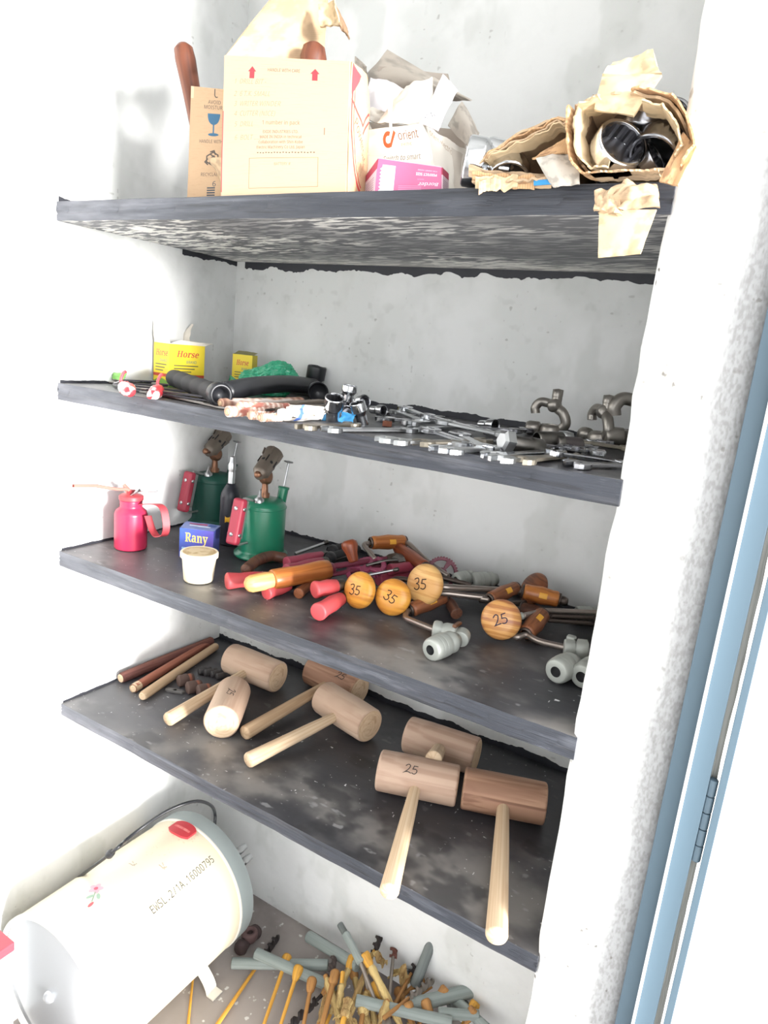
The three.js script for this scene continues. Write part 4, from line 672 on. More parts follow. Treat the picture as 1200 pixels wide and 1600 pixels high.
{
  const f = on(3, 407, 868); blowTorch('bright green blow torch with a red grip, in front of the slim black bottle', V(f.x, T3, f.z), 1.62, torchGreen);
  const b = on(3, 331, 818); blowTorch('darker green blow torch at the back by the left wall, behind the black bottle', V(b.x, T3, b.z), 1.55, torchDark);
  const c = on(3, 357, 850), t = thing('bottle', 'slim black bottle with a silver nozzle and yellow sticker between the blow torches', 'bottle', V(c.x, T3, c.z));
  const navy = mat(0x24262f, .35);
  partW('body', turn([[0, .001], [.022, .001], [.0245, .005], [.0245, .118], [.023, .13], [.017, .142], [.012, .15], [.0105, .154], [0, .154]], V(c.x, T3, c.z), UPV, 30), navy, t);
  partW('nozzle', turn([[.0085, 0], [.0085, .03], [.0075, .032], [.0095, .036], [.0095, .05], [.0065, .054], [.0055, .066], [.004, .068], [0, .068]], V(c.x, T3 + .152, c.z), UPV, 20), M.steel, t, 'silver nozzle');
  const q = V(c.x, T3 + .068, c.z); patch(q, V(.87, 0, -.5), V(-.35, 0, .94), .0248, .012, .022, mat(0xe0a820, .5), t, 'sticker');
  const r = on(3, 311, 868), u = thing('product_box', 'small blue and purple box lettered Rany in yellow, behind the cream tub', 'box', V(r.x, T3, r.z)); u.rotation.y = .46;
  const fm = face(420, 260, (g, w, h) => { const gr = g.createLinearGradient(0, 0, w, h); gr.addColorStop(0, '#3f5fae'); gr.addColorStop(1, '#5b3f93'); g.fillStyle = gr; g.fillRect(0, 0, w, h); letter(g, 'Rany', w / 2, 78, 112, '#f2d86a', { font: 'serif', style: 'bold' }); g.fillStyle = '#8fb4d8'; g.fillRect(30, 170, 360, 22); }, .4);
  const tm = face(420, 160, (g, w, h) => { g.fillStyle = '#7d8cc0'; g.fillRect(0, 0, w, h); g.fillStyle = '#a84a6a'; g.fillRect(60, 24, 220, 30); g.fillStyle = '#dfe6f2'; g.fillRect(80, 70, 260, 22); g.fillStyle = '#4a62a4'; g.fillRect(300, 20, 90, 50); }, .4);
  const bw = .078, bh = .068, bd = .045;
  part('front_panel', quad(V(-bw / 2, 0, bd / 2), V(bw / 2, 0, bd / 2), V(bw / 2, bh, bd / 2), V(-bw / 2, bh, bd / 2), { th: .001, crumple: .0006 }), fm, u);
  part('top_panel', quad(V(-bw / 2, bh, bd / 2), V(bw / 2, bh, bd / 2), V(bw / 2 + .002, bh + .003, -bd / 2), V(-bw / 2 - .002, bh + .004, -bd / 2), { th: .001, crumple: .0015 }), tm, u);
  const pl = mat(0x4b4f98, .45);
  part('side_panel', quad(V(bw / 2, 0, bd / 2), V(bw / 2, 0, -bd / 2), V(bw / 2, bh, -bd / 2), V(bw / 2, bh, bd / 2), { th: .001 }), pl, u); part('side_panel', quad(V(-bw / 2, 0, -bd / 2), V(-bw / 2, 0, bd / 2), V(-bw / 2, bh, bd / 2), V(-bw / 2, bh, -bd / 2), { th: .001 }), pl, u); part('back_panel', quad(V(bw / 2, 0, -bd / 2), V(-bw / 2, 0, -bd / 2), V(-bw / 2, bh, -bd / 2), V(bw / 2, bh, -bd / 2), { th: .001 }), pl, u);
  const k = on(3, 310, 907), m = thing('lidded_tub', 'small cream plastic tub with a stained lid near the front edge', 'tub', V(k.x, T3, k.z)), cream = mat(0xffffff, .5, 0, { map: tex(256, 256, (a, b2) => mix([236, 224, 196], [190, 168, 128], sm(.55, .8, fbm(a * 6, b2 * 5, 88, 4)) * .7)) });
  partW('tub', turn([[0, .001], [.0285, .001], [.03, .004], [.035, .054], [.0355, .056], [.034, .058], [.031, .05], [0, .05]], V(k.x, T3, k.z), UPV, 36), cream, m);
  partW('lid', turn([[.0365, 0], [.0385, .001], [.0385, .01], [.037, .012], [.034, .012], [.033, .0105], [0, .0105]], V(k.x, T3 + .052, k.z), UPV, 36), cream, m); partW('lid_panel', turn([[.0335, 0], [.033, .0012], [.02, .0008], [0, .0012]], V(k.x, T3 + .0626, k.z), UPV, 32), mat(0xffffff, .6, 0, { map: tex(128, 128, (a, b2) => mix([214, 194, 158], [184, 158, 116], sm(.4, .7, fbm(a * 6, b2 * 4, 89, 4)))) }), m, 'stained beige lid top');
}
// tool handles in the heap: butt at p, running to q
const redH = mat(0xc04a4e, .5), redD = mat(0xa8465a, .5), orangeW = mat(0xffffff, .35, 0, { map: woodMap([196, 124, 62], [146, 82, 40], 601) }), paleW = mat(0xffffff, .45, 0, { map: woodMap([224, 180, 116], [190, 132, 72], 602) }), yellowW = mat(0xffffff, .3, 0, { map: woodMap([222, 158, 66], [176, 108, 44], 603, 1) }), redW = mat(0xffffff, .35, 0, { map: woodMap([156, 78, 44], [104, 50, 32], 604) }), brownW = mat(0xffffff, .45, 0, { map: woodMap([150, 92, 58], [98, 58, 40], 605) }), darkW = mat(0xffffff, .5, 0, { map: woodMap([112, 74, 56], [74, 46, 38], 606) });
const q3 = ([u, v, h]) => on(3, u, v, h);
function fileTool(label, p, q, r, m, { name = 'file', blade = .12, fer = M.steelDark, group = 'handled files heaped on the third shelf', cat = 'file' } = {}) {
  const a = q3(p), b = q3(q), d = b.clone().sub(a), L = d.length(), n = d.clone().normalize(), t = thing(name, label, cat, V(a.x, T3, a.z), group);
  partW('handle', turn([[0, 0], [r * .8, 0], [r * .96, r * .12], [r, r * .3], [r * .86, L * .3], [r * .92, L * .6], [r * .74, L * .97], [r * .6, L], [0, L]], a, d, 24), m, t);
  if (fer) partW('ferrule', turn([[r * .7, 0], [r * .74, .002], [r * .66, .016], [r * .5, .018], [0, .018]], b.clone().addScaledVector(n, -.002), d, 18), fer, t);
  if (blade) { const e = b.clone().addScaledVector(n, .016), g = slab([[-.007, 0], [.007, 0], [.006, blade * .8], [.002, blade], [-.002, blade], [-.006, blade * .8]], .004, .0006).translate(0, 0, -.002); partW('blade', orient(g, e, d), M.steelDark, t); }
  return t;
}
fileTool('red-handled file lying at the far left, its butt nearest the tub', [353, 908, .018], [424, 903, .02], .0175, redH, { blade: .05 });
fileTool('red-handled file whose butt shows below the orange drill handle', [415, 927, .013], [452, 915, .014], .014, redH, { blade: .06 });
fileTool('red-handled file at the back by the green torch, the farther of two', [447, 880, .017], [504, 868, .017], .0145, redD, { blade: .1 });
fileTool('red-handled file at the back by the green torch, the nearer of two', [447, 892, .017], [504, 878, .017], .0155, redD, { blade: .1 });
fileTool('bright red file handle on top of its twin beside the wooden knobs', [490, 922, .037], [527, 915, .04], .0175, redH, { blade: .07 });
fileTool('bright red file handle at the front, lying lowest beside the wooden knobs', [496, 957, .018], [533, 935, .02], .0175, redH, { blade: .08 });
fileTool('small pale wooden handle poking out under the orange drill handle', [466, 928, .011], [484, 913, .014], .0115, brownW, { blade: .05 });
fileTool('maroon handle lying behind the second wooden knob', [590, 906, .02], [642, 899, .02], .014, redD, { blade: 0, fer: null });
fileTool('maroon handle at the back beneath the brace handles', [608, 890, .045], [650, 884, .045], .013, redD, { blade: 0 });
fileTool('dark wooden handle standing out towards the viewer behind the ratchet brace', [714, 960, .012], [701, 938, .022], .0125, darkW, { blade: .05 });
{
  const pts = [[384, 890, .014], [402, 876, .02], [424, 869, .02], [444, 872, .016]].map(q3), t = thing('curved_handle', 'dark brown curved wooden handle between the tub and the red handles', 'stick', V(pts[0].x, T3, pts[0].z));  // a bent wooden tool handle
  partW('grip', merge([tube(pts, .0125, 30, 14), turn([[.0125, 0], [.009, .006], [0, .009]], pts[0], pts[0].clone().sub(pts[1]), 14), turn([[.0125, 0], [.009, .006], [0, .009]], pts[3], pts[3].clone().sub(pts[2]), 14)]), darkW, t);
  for (const [p, q, r, l] of [[[461, 865, .02], [506, 849, .03], .004, 'bright steel rod behind the red handles'], [[574, 899, .045], [614, 891, .06], .003, 'thin steel rod lying over the maroon handles']]) { const a = q3(p), b = q3(q), o = thing('steel_rod', l, 'rod', V(a.x, T3, a.z)); partW('shaft', rod(a, b, r, r * .9, 12), M.steel, o); partW('tip', turn([[r, 0], [r * 1.5, .004], [r * 1.5, .012], [0, .014]], b, b.clone().sub(a), 12), M.steelDark, o); }
  for (const [p, q, l] of [[[512, 873, .02], [560, 858, .02], 'black tool shank at the back, behind the drill knob'], [[516, 862, .02], [552, 850, .022], 'black tool shank at the back, farther behind the drill knob']]) { const a = q3(p), b = q3(q), o = thing('tool_shank', l, 'shank', V(a.x, T3, a.z)); partW('shaft', rod(a, b, .013, .0105, 16), M.blackMatt, o); partW('collar', turn([[.013, 0], [.0155, .003], [.0155, .014], [.012, .017]], a, b.clone().sub(a), 16), M.black, o); }
}
// gear wheel with cut teeth
function gearGeo(c, n, r, th, teeth, hole) {
  const pts = []; for (let i = 0; i < teeth * 4; i++) { const a = i / (teeth * 4) * 2 * Math.PI, k = (i % 4) < 2 ? r : r * .93; pts.push([k * Math.cos(a), k * Math.sin(a)]); }
  const holes = []; for (let j = 0; j < 4; j++) { const h = []; for (let i = 0; i <= 10; i++) { const a = (j + .12 + .76 * i / 10) * Math.PI / 2; h.push([r * .8 * Math.cos(a), r * .8 * Math.sin(a)]); } for (let i = 10; i >= 0; i--) { const a = (j + .12 + .76 * i / 10) * Math.PI / 2; h.push([r * hole * Math.cos(a), r * hole * Math.sin(a)]); } holes.push(h.reverse()); }
  const g = slab(pts, th, .0008, holes).translate(0, 0, -th / 2).rotateX(-Math.PI / 2); return orient(g, c, n);
}
{
  const t = thing('hand_drill', 'hand drill with an orange wooden handle, maroon gear wheel and small upright knob', 'hand drill', V(q3([450, 905, 0]).x, T3, q3([450, 905, 0]).z));
  const a = q3([383, 914, .033]), b = q3([424, 906, .036]), c = q3([513, 890, .04]), e = q3([604, 877, .05]), d1 = b.clone().sub(a), L1 = d1.length(), d2 = c.clone().sub(b), L2 = d2.length();
  partW('end_cap', turn([[0, 0], [.008, .001], [.0145, .006], [.0175, .014], [.018, L1 * .8], [.0165, L1 * .95], [.0165, L1]], a, d1, 26), paleW, t, 'pale end cap');
  partW('handle', turn([[0, 0], [.017, 0], [.0205, .003], [.021, L2 * .15], [.0195, L2 * .5], [.0225, L2 * .85], [.021, L2 - .002], [.014, L2], [0, L2]], b, d2, 28), orangeW, t);
  partW('frame', merge([rod(c.clone().add(V(0, .006, 0)), e.clone().add(V(0, .006, 0)), .0065, .006, 12), rod(c.clone().add(V(.004, -.01, .01)), e.clone().add(V(0, -.008, .006)), .005, .005, 12), turn([[.012, 0], [.014, .004], [.014, .014], [.008, .018]], c.clone().addScaledVector(d2.clone().normalize(), -.004), d2, 18)]), M.maroon, t);
  const gc = q3([572, 889, .045]), w = partW('gear_wheel', gearGeo(gc, V(-.15, 1, .42).normalize(), .044, .006, 40, .28), mat(0x8a3a56, .5), t, 'maroon gear wheel');
  const ka = q3([553, 878, .062]), kb = q3([544, 845, .09]); kb.x = ka.x + (kb.x - ka.x) * .3; const kd = Zp(ka.z, 544, 844).sub(ka), kl = kd.length();
  partW('side_knob', turn([[0, 0], [.009, 0], [.0105, .003], [.0125, kl * .4], [.0175, kl * .72], [.0165, kl * .9], [.01, kl], [0, kl * 1.01]], ka, kd, 24), redW, t, 'upright wooden side knob');
  partW('crank', merge([poly([gc.clone().add(V(0, .008, 0)), gc.clone().add(V(.03, .02, -.03)), gc.clone().add(V(.05, .022, -.05))], .0035), slab([[-.016, 0], [-.006, .008], [.012, .006], [.016, 0], [.004, -.005]], .003).translate(gc.x + .05, gc.y + .024, gc.z - .05)]), M.steelDark, t);
  partW('chuck', turn([[0, 0], [.011, 0], [.015, .008], [.016, .026], [.013, .034], [.007, .046], [0, .048]], e, e.clone().sub(c), 22), M.rusty, t);
}
// ---------------------------------------------------------------- braces
const crankSteel = mat(0x9a8f88, .35, .85), crankDark = mat(0x5f544e, .45, .7), zinc = mat(0xa9aca6, .5, .35);
function strokeMark(n, color) {   // handwritten figures
  return clear(160, 160, (g, w, h) => {
    g.clearRect(0, 0, w, h); g.strokeStyle = color; g.lineWidth = 9; g.lineCap = 'round'; g.beginPath();
    if (n === 35) { g.moveTo(22, 40); g.quadraticCurveTo(70, 12, 66, 56); g.quadraticCurveTo(60, 78, 38, 78); g.quadraticCurveTo(84, 84, 70, 118); g.quadraticCurveTo(50, 146, 20, 120); }
    else { g.moveTo(24, 48); g.quadraticCurveTo(58, 10, 70, 46); g.quadraticCurveTo(66, 84, 20, 122); g.lineTo(78, 118); }
    g.moveTo(140, 38); g.lineTo(104, 40); g.lineTo(98, 76); g.quadraticCurveTo(148, 72, 138, 108); g.quadraticCurveTo(124, 136, 92, 120); g.stroke();
  });
}
const fig35 = strokeMark(35, '#3a241c'), fig25 = strokeMark(25, '#2c2a44');
// turned knob: c is its middle, n the way its face looks
function knob(t, c, n, r, m, mark, roll = 0, name = 'head_knob') {
  const th = r * .95, dome = (p) => .45 * th * Math.sqrt(Math.max(0, 1 - Math.pow(p / r, 2.6)));
  const pr = []; for (let i = 0; i <= 14; i++) { const p = r * Math.sin(i / 14 * Math.PI / 2); pr.push([p, dome(p)]); } pr.reverse(); pr.unshift([r * .995, -.003]); for (let i = 5; i >= 0; i--) pr.unshift([r * (1 - .55 * (1 - i / 5)), -.003 - th * .42 * (1 - i / 5) ** .7]); pr.unshift([r * .3, -th * .6], [r * .28, -th * .75]);
  const kg = turn(pr, c, n, 40), sx = UPV.clone().cross(n).normalize(), sy = n.clone().cross(sx), kp = kg.attributes.position, ku = kg.attributes.uv;
  for (let i = 0; i < kp.count; i++) { const q = V(kp.getX(i), kp.getY(i), kp.getZ(i)).sub(c); ku.setXY(i, q.dot(sy) / r * .45 + .5 + c.x * 3, q.dot(sx) / r * .3 + .5 + q.dot(n) / r * .2); }
  const k = partW(name, kg, m, t);
  if (mark) { const side = UPV.clone().cross(n).normalize(), up = n.clone().cross(side); const s2 = side.clone().multiplyScalar(Math.cos(roll)).addScaledVector(up, Math.sin(roll)), u2 = up.clone().multiplyScalar(Math.cos(roll)).addScaledVector(side, -Math.sin(roll)); partW('marking', sheet((u, v) => { const x = (u - .5) * r * .85, y = (v - .5) * r * .85; return c.clone().addScaledVector(s2, x).addScaledVector(u2, y).addScaledVector(n, dome(Math.hypot(x, y)) + .0006); }, 8, 8, .0003), mark, k); }
  return k;
}
function sweep(t, a, b, r, m, sticker = true, name = 'sweep_handle') {
  const d = b.clone().sub(a), L = d.length();
  const h = partW(name, turn([[r * .55, 0], [r * .85, .001], [r * .95, .006], [r * .92, L * .2], [r * 1.06, L * .5], [r * .92, L * .8], [r * .95, L - .006], [r * .85, L - .001], [r * .55, L]], a, d, 24), m, t);
  partW('collar', turn([[r * .6, -.004], [r * .8, -.003], [r * .8, .0], [r * .6, .001]], a, d, 18), crankDark, t); partW('collar', turn([[r * .6, -.001], [r * .8, 0], [r * .8, .003], [r * .6, .004]], b, d, 18), crankDark, t);
  if (sticker) patch(a.clone().lerp(b, .55), d, toCam(a), r * 1.08, .016, .011, mat(0xe8a93a, .5), h, 'sticker');
}
function chuck(t, tip, back, r, name = 'chuck', hole = true) {   // tip is the open end
  const d = back.clone().sub(tip), L = d.length(), c = partW(name, turn([[r * .42, 0], [r * .8, 0], [r * .9, L * .03], [r * .98, L * .08], [r * 1.02, L * .2], [r * .98, L * .21], [r * .98, L * .235], [r * 1.03, L * .245], [r * 1.03, L * .34], [r * .99, L * .35], [r * .99, L * .375], [r * 1.04, L * .385], [r * 1.02, L * .56], [r * .84, L * .6], [r * .84, L * .66], [r * .95, L * .68], [r * .95, L * .82], [r * .74, L * .86], [r * .7, L], [0, L]], tip, d, 28), zinc, t);
  if (hole) partW('jaw_hole', turn([[r * .45, .0006], [r * .4, .012], [0, .013]], tip, d, 20), M.blackMatt, c);
  return c;
}
const bt = (label) => thing('bit_brace', label, 'brace', V(0, T3, 0), 'bit braces heaped on the third shelf');
const camL = V(-.866, 0, .5);
{
  // three marked knobs at the front of the heap
  let c = q3([562, 922, .042]), n = toCam(c).addScaledVector(camL, .75).normalize(), t = bt('brace whose knob marked 35 is leftmost, beside the red handles');
  knob(t, c, n, .0365, yellowW, fig35, .12);
  partW('crank', poly([c.clone().addScaledVector(n, -.03), c.clone().addScaledVector(n, -.05), c.clone().add(V(.02, .005, -.11)), c.clone().add(V(.06, .0, -.13)), c.clone().add(V(.1, -.01, -.12))], .0055), crankDark, t);
  sweep(t, q3([765, 936, .05]), q3([806, 918, .06]), .0145, brownW, true);
  partW('crank_arm', poly([c.clone().add(V(.1, -.01, -.12)), q3([720, 930, .04]), q3([764, 937, .05])], .0055), crankSteel, t);
  c = q3([614, 933, .04]); n = toCam(c).addScaledVector(camL, .35).normalize(); t = bt('brace whose knob marked 35 is second from the left, yellow and facing the viewer');
  knob(t, c, n, .036, yellowW, fig35, -.4);
  partW('crank', poly([c.clone().addScaledVector(n, -.03), c.clone().addScaledVector(n, -.06), q3([690, 926, .05]), q3([760, 934, .05])], .0058), crankSteel, t);
  chuck(t, q3([712, 906, .045]), q3([738, 900, .045]), .0155, 'chuck', false);
  c = q3([664, 913, .062]); n = toCam(c).addScaledVector(camL, .7).normalize(); t = bt('brace with the tallest marked knob and a long straight bar running right');
  knob(t, c, n, .041, paleW, fig35, .25);
  const h0 = q3([818, 924, .055]), h1 = q3([873, 937, .05]);
  partW('crank', poly([c.clone().addScaledVector(n, -.025), q3([690, 917, .065]), h0], .0065), crankSteel, t);
  sweep(t, h0, h1, .0175, orangeW, true);
  partW('end_ferrule', turn([[.0, 0], [.009, 0], [.009, .012], [.006, .018], [0, .019]], h1, h1.clone().sub(h0), 16), crankDark, t);
}
{
  // big brace by the pier
  let t = bt('brace with the large striped knob nearest the pier, marked with scribbled figures');
  const c = q3([783, 968, .04]), n = toCam(c).addScaledVector(camL, .12).normalize();
  const striped = mat(0xffffff, .32, 0, { map: tex(256, 256, (u, v) => { const k = fbm(u * 9, v * 2, 611, 4); return mix(mix([218, 164, 100], [196, 136, 78], sm(.4, .6, .5 + .5 * Math.sin(u * 40 + 5 * k))), [150, 84, 70], sm(.5, .7, k) * .6); }) });
  knob(t, c, n, .0375, striped, fig25, .5);
  const s0 = q3([818, 962, .045]), g0 = q3([822, 990, .02]), g1 = q3([848, 960, .04]);
  partW('spindle', rod(c.clone().addScaledVector(n, -.012), s0, .0075, .007, 16), zinc, t);
  sweep(t, g0, g1, .017, brownW, true);
  const r0 = q3([884, 1012, .024]);
  partW('crank', merge([poly([s0, g1.clone().add(V(-.004, .004, -.002)), q3([852, 954, .04]), q3([935, 957, .04])], .0055), poly([c.clone().addScaledVector(n, -.02).add(V(.01, -.02, 0)), q3([808, 997, .014]), g0, q3([840, 1002, .018]), r0], .006)]), crankSteel, t);
  const r1 = q3([917, 1016, .026]);
  partW('ratchet', merge([turn([[.006, 0], [.014, .001], [.0155, .004], [.0155, .018], [.012, .021], [.0185, .024], [.0185, .04], [.012, .043], [0, .044]], r0.clone().lerp(r1, -.12), r1.clone().sub(r0), 26), rbox(.016, .02, .014, .003, r0.x + .004, r0.y + .01, r0.z - .012)]), zinc, t);
  chuck(t, q3([868, 1050, .0215]), q3([896, 1034, .023]), .0215);
  t = bt('brace mostly hidden by the pier, only its zinc chuck showing beside the other chuck');
  chuck(t, q3([908, 1058, .0215]), q3([938, 1036, .023]), .0215);
  partW('crank', poly([q3([936, 1028, .02]), q3([945, 1000, .03]), q3([930, 966, .03])], .0055), crankDark, t);
}
{
  // small ratchet brace at the front
  let t = bt('small brace at the front of the shelf with a zinc ratchet and dark wooden handle');
  const a = q3([642, 953, .016]), b = q3([694, 932, .035]); sweep(t, a, b, .0155, brownW, true);
  const e = q3([633, 966, .012]), f = q3([678, 984, .02]);
  partW('crank', poly([a, a.clone().lerp(e, .5).add(V(-.004, .002, 0)), e, f], .006), crankSteel, t);
  const r0 = q3([681, 984, .022]), r1 = q3([722, 992, .022]);
  partW('ratchet', merge([turn([[.006, 0], [.015, .001], [.017, .004], [.017, .014], [.0135, .017], [.015, .02], [.0165, .024], [.0165, .04], [.013, .044], [0, .045]], r0.clone().addScaledVector(r1.clone().sub(r0), -.12), r1.clone().sub(r0), 26), turn([[0, 0], [.0135, .001], [.015, .004], [.015, .022], [.0125, .026], [0, .027]], r1.clone().add(V(.004, -.004, .016)), V(-.25, .1, -1), 22)]), zinc, t);
  partW('pawl', rbox(.008, .006, .026, .002, r1.x - .012, r1.y + .016, r1.z), copper, t, 'coppery pawl');
  chuck(t, q3([672, 1016, .02]), q3([712, 1000, .022]), .0205, 'chuck', true);
  // braces at the top and back of the heap
  t = bt('brace lying highest at the back with a yellow wooden handle and red-brown one below');
  const y0 = q3([580, 848, .075]), y1 = q3([632, 846, .075]); sweep(t, y0, y1, .0165, orangeW, true);
  const x1 = q3([671, 880, .06]);
  partW('crank', merge([poly([q3([586, 874, .06]), q3([567, 850, .075]), y0], .0055), poly([y1, q3([640, 850, .078]), x1, q3([700, 900, .05])], .0055)]), crankSteel, t);
  t = bt('brace at the back whose red-brown handle slopes down beside the yellow one');
  const z0 = q3([622, 856, .062]), z1 = q3([664, 886, .058]); sweep(t, z0, z1, .0155, redW, false);
  partW('crank', poly([z1, q3([680, 900, .05]), q3([735, 914, .04])], .0055), crankDark, t);
  chuck(t, q3([736, 908, .04]), q3([775, 905, .04]), .018, 'chuck', false);
  t = bt('brace at the back right with its brown knob against the wall');
  const c = q3([834, 920, .05]), n = V(-.55, .45, .7).normalize(); knob(t, c, n, .036, brownW, null);
  partW('crank', poly([c.clone().addScaledVector(n, -.03), q3([858, 936, .03]), q3([800, 944, .02]), q3([750, 938, .02])], .0055), crankDark, t);
  sweep(t, q3([858, 962, .02]), q3([815, 950, .02]), .0135, darkW, false);
  t = bt('brace at the far right of the heap, its dark bars vanishing behind the pier');
  partW('crank', merge([poly([q3([850, 968, .02]), q3([930, 975, .02])], .005), poly([q3([862, 962, .03]), q3([938, 966, .03])], .005)]), crankDark, t);
  chuck(t, q3([900, 958, .02]), q3([938, 960, .02]), .015, 'chuck', false);
  t = thing('hand_drill', 'second hand drill at the back, only its maroon wheel showing behind the tall knob', 'hand drill', V(q3([690, 890, 0]).x, T3, q3([690, 890, 0]).z));
  const gc = q3([690, 895, .045]); partW('gear_wheel', gearGeo(gc, V(.5, .35, .8).normalize(), .035, .008, 34, .3), M.maroon, t);
  partW('frame', merge([rod(gc.clone().add(V(-.05, .0, .0)), gc.clone().add(V(.06, -.02, -.01)), .007, .006, 12), rod(gc, gc.clone().addScaledVector(V(.5, .35, .8).normalize(), .014), .006, .006, 12)]), M.maroon, t);
}

// ---------------------------------------------------------------- second shelf
const q2 = ([u, v, h = 0]) => on(2, u, v, h), T2 = SH[2];
{
  const horse = (w, h, big) => (g) => { g.fillStyle = '#ecd23a'; g.fillRect(0, 0, w, h); letter(g, 'Horse', w * .5, h * .22, h * .2, '#c8443e', { font: 'serif', style: 'italic bold', wide: big ? 1 : .8 }); letter(g, 'BRAND', w * .62, h * .4, h * .09, '#3a6a8a'); g.fillStyle = '#5a5a48'; for (let i = 0; i < 3; i++) g.fillRect(w * .12, h * (.48 + i * .07), w * (.7 - i * .1), h * .022); g.fillStyle = '#c8503e'; g.fillRect(0, h * .7, w, h * .07); g.fillStyle = '#7fae4e'; g.beginPath(); g.moveTo(0, h); g.lineTo(0, h * .9); g.quadraticCurveTo(w * .5, h * .72, w, h * .92); g.lineTo(w, h); g.fill(); };
  const mk = (label, bl, br, ht, depth, lx) => {
    const a = bl, b = br, d = b.clone().sub(a).setY(0).normalize(), nn = V(-d.z, 0, d.x).negate(), t = thing('product_box', label, 'box', V(a.x, T2, a.z), null);
    const back = d.clone().cross(UPV).multiplyScalar(-depth), up = V(0, ht, 0), c2 = (p, ...q) => q.reduce((s, x) => s.add(x), p.clone());
    const bk = V(d.z, 0, -d.x).multiplyScalar(depth);
    partW('front_panel', quad(a, b, c2(b, up), c2(a, up), { th: .001, crumple: .0006 }), face(360, 380, horse(360, 380, true), .45), t);
    partW('side_panel', quad(c2(a, bk), a, c2(a, up), c2(a, bk, up), { th: .001 }), face(240, 380, horse(240, 380, false), .45), t);
    partW('side_panel', quad(b, c2(b, bk), c2(b, bk, up), c2(b, up), { th: .001 }), mat(0xd8c23a, .5), t);
    partW('back_panel', quad(c2(b, bk), c2(a, bk), c2(a, bk, up), c2(b, bk, up), { th: .001 }), M.whiteIn, t);
    return { t, a, b, up, bk, c2 };
  };
  const ca = Xp(.07, 264, 598).setY(T2), cb = ca.clone().add(V(.012, 0, -.098));
  const A = mk('open yellow box lettered Horse with white flaps raised, by the left wall', ca, cb, (600 - 541) * 1.83 / F, .062);
  partW('flap', quad(A.c2(A.a, A.bk, A.up), A.c2(A.a, A.up), A.c2(A.a, A.up, V(-.006, .043, .004)), A.c2(A.a, A.bk, A.up, V(-.004, .05, 0)), { th: .001, crumple: .003, s: 4, bend: .004 }), M.white, A.t, 'white raised flap');
  partW('flap', quad(A.c2(A.b, A.bk, A.up, V(-.05, 0, 0)), A.c2(A.b, A.bk, A.up), A.c2(A.b, A.bk, A.up, V(.0, .05, -.01)), A.c2(A.b, A.bk, A.up, V(-.012, .05, -.02)), { th: .001, crumple: .006, s: 5, bend: .008 }), M.white, A.t, 'white curled flap');
  partW('flap', quad(A.c2(A.a, A.up), A.c2(A.b, A.up), A.c2(A.b, A.up, V(-.004, .007, -.03)), A.c2(A.a, A.up, V(.004, .01, -.03)), { th: .001, crumple: .003, s: 6 }), M.white, A.t);
  const e0 = Zp(-.4, 362, 600).setY(T2), e1 = Zp(-.42, 392, 603).setY(T2);
  const B = mk('smaller yellow box lettered Horse standing between the open box and the green bag', e0, e1, .088, .04);
  partW('flap', quad(B.c2(B.a, B.up), B.c2(B.b, B.up), B.c2(B.b, B.up, B.bk, V(0, .006, 0)), B.c2(B.a, B.up, B.bk, V(0, .008, 0)), { th: .001, crumple: .002, s: 6 }), mat(0x8a8452, .6), B.t);
  // green bag
  const c = Zp(-.4, 420, 600).setY(T2), t = thing('plastic_bag', 'crumpled green plastic bag beside the smaller yellow box', 'bag', V(c.x, T2, c.z));
  const bg = new THREE.IcosahedronGeometry(1, 24), p = bg.attributes.position;
  for (let i = 0; i < p.count; i++) { let x = p.getX(i), y = p.getY(i), z = p.getZ(i); const a = Math.abs(fbm(x * 2.2 + 5, y * 2.2 + z * 1.7, 701, 4) - .5), b2 = Math.abs(fbm(x * 5 + z * 3, y * 4 - z * 4 + 9, 702, 3) - .5); const k = .86 + .22 * fbm(x * 1.3 + 3, y * 1.3 + z + 2, 703, 2) - .5 * a + .25 * b2; const sx = .075, sy = .04 + .014 * sm(-.6, .7, x); x *= k * sx; z *= k * .048; y = Math.max(.0008, (y * k + .72) * sy); p.setXYZ(i, x, y, z); }
  bg.computeVertexNormals(); const bm = part('bag', bg, phys(0x4cc79c, .22, { transmission: .35, thickness: 0, clearcoat: .4, side: THREE.DoubleSide }), t); bm.rotation.y = .52;
  const knot = part('bag_mouth', sheet((u, v) => { const a = u * Math.PI * 2, r = .012 + .02 * v + .004 * Math.sin(a * 5); return V(-.07 - v * .02 + .3 * r * Math.cos(a), .016 + r * .55 * Math.sin(a) + .004, r * Math.cos(a) + .02); }, 30, 6, .0008), phys(0x4cc79c, .25, { transmission: .3, thickness: 0 }), t); knot.rotation.y = .52;
}
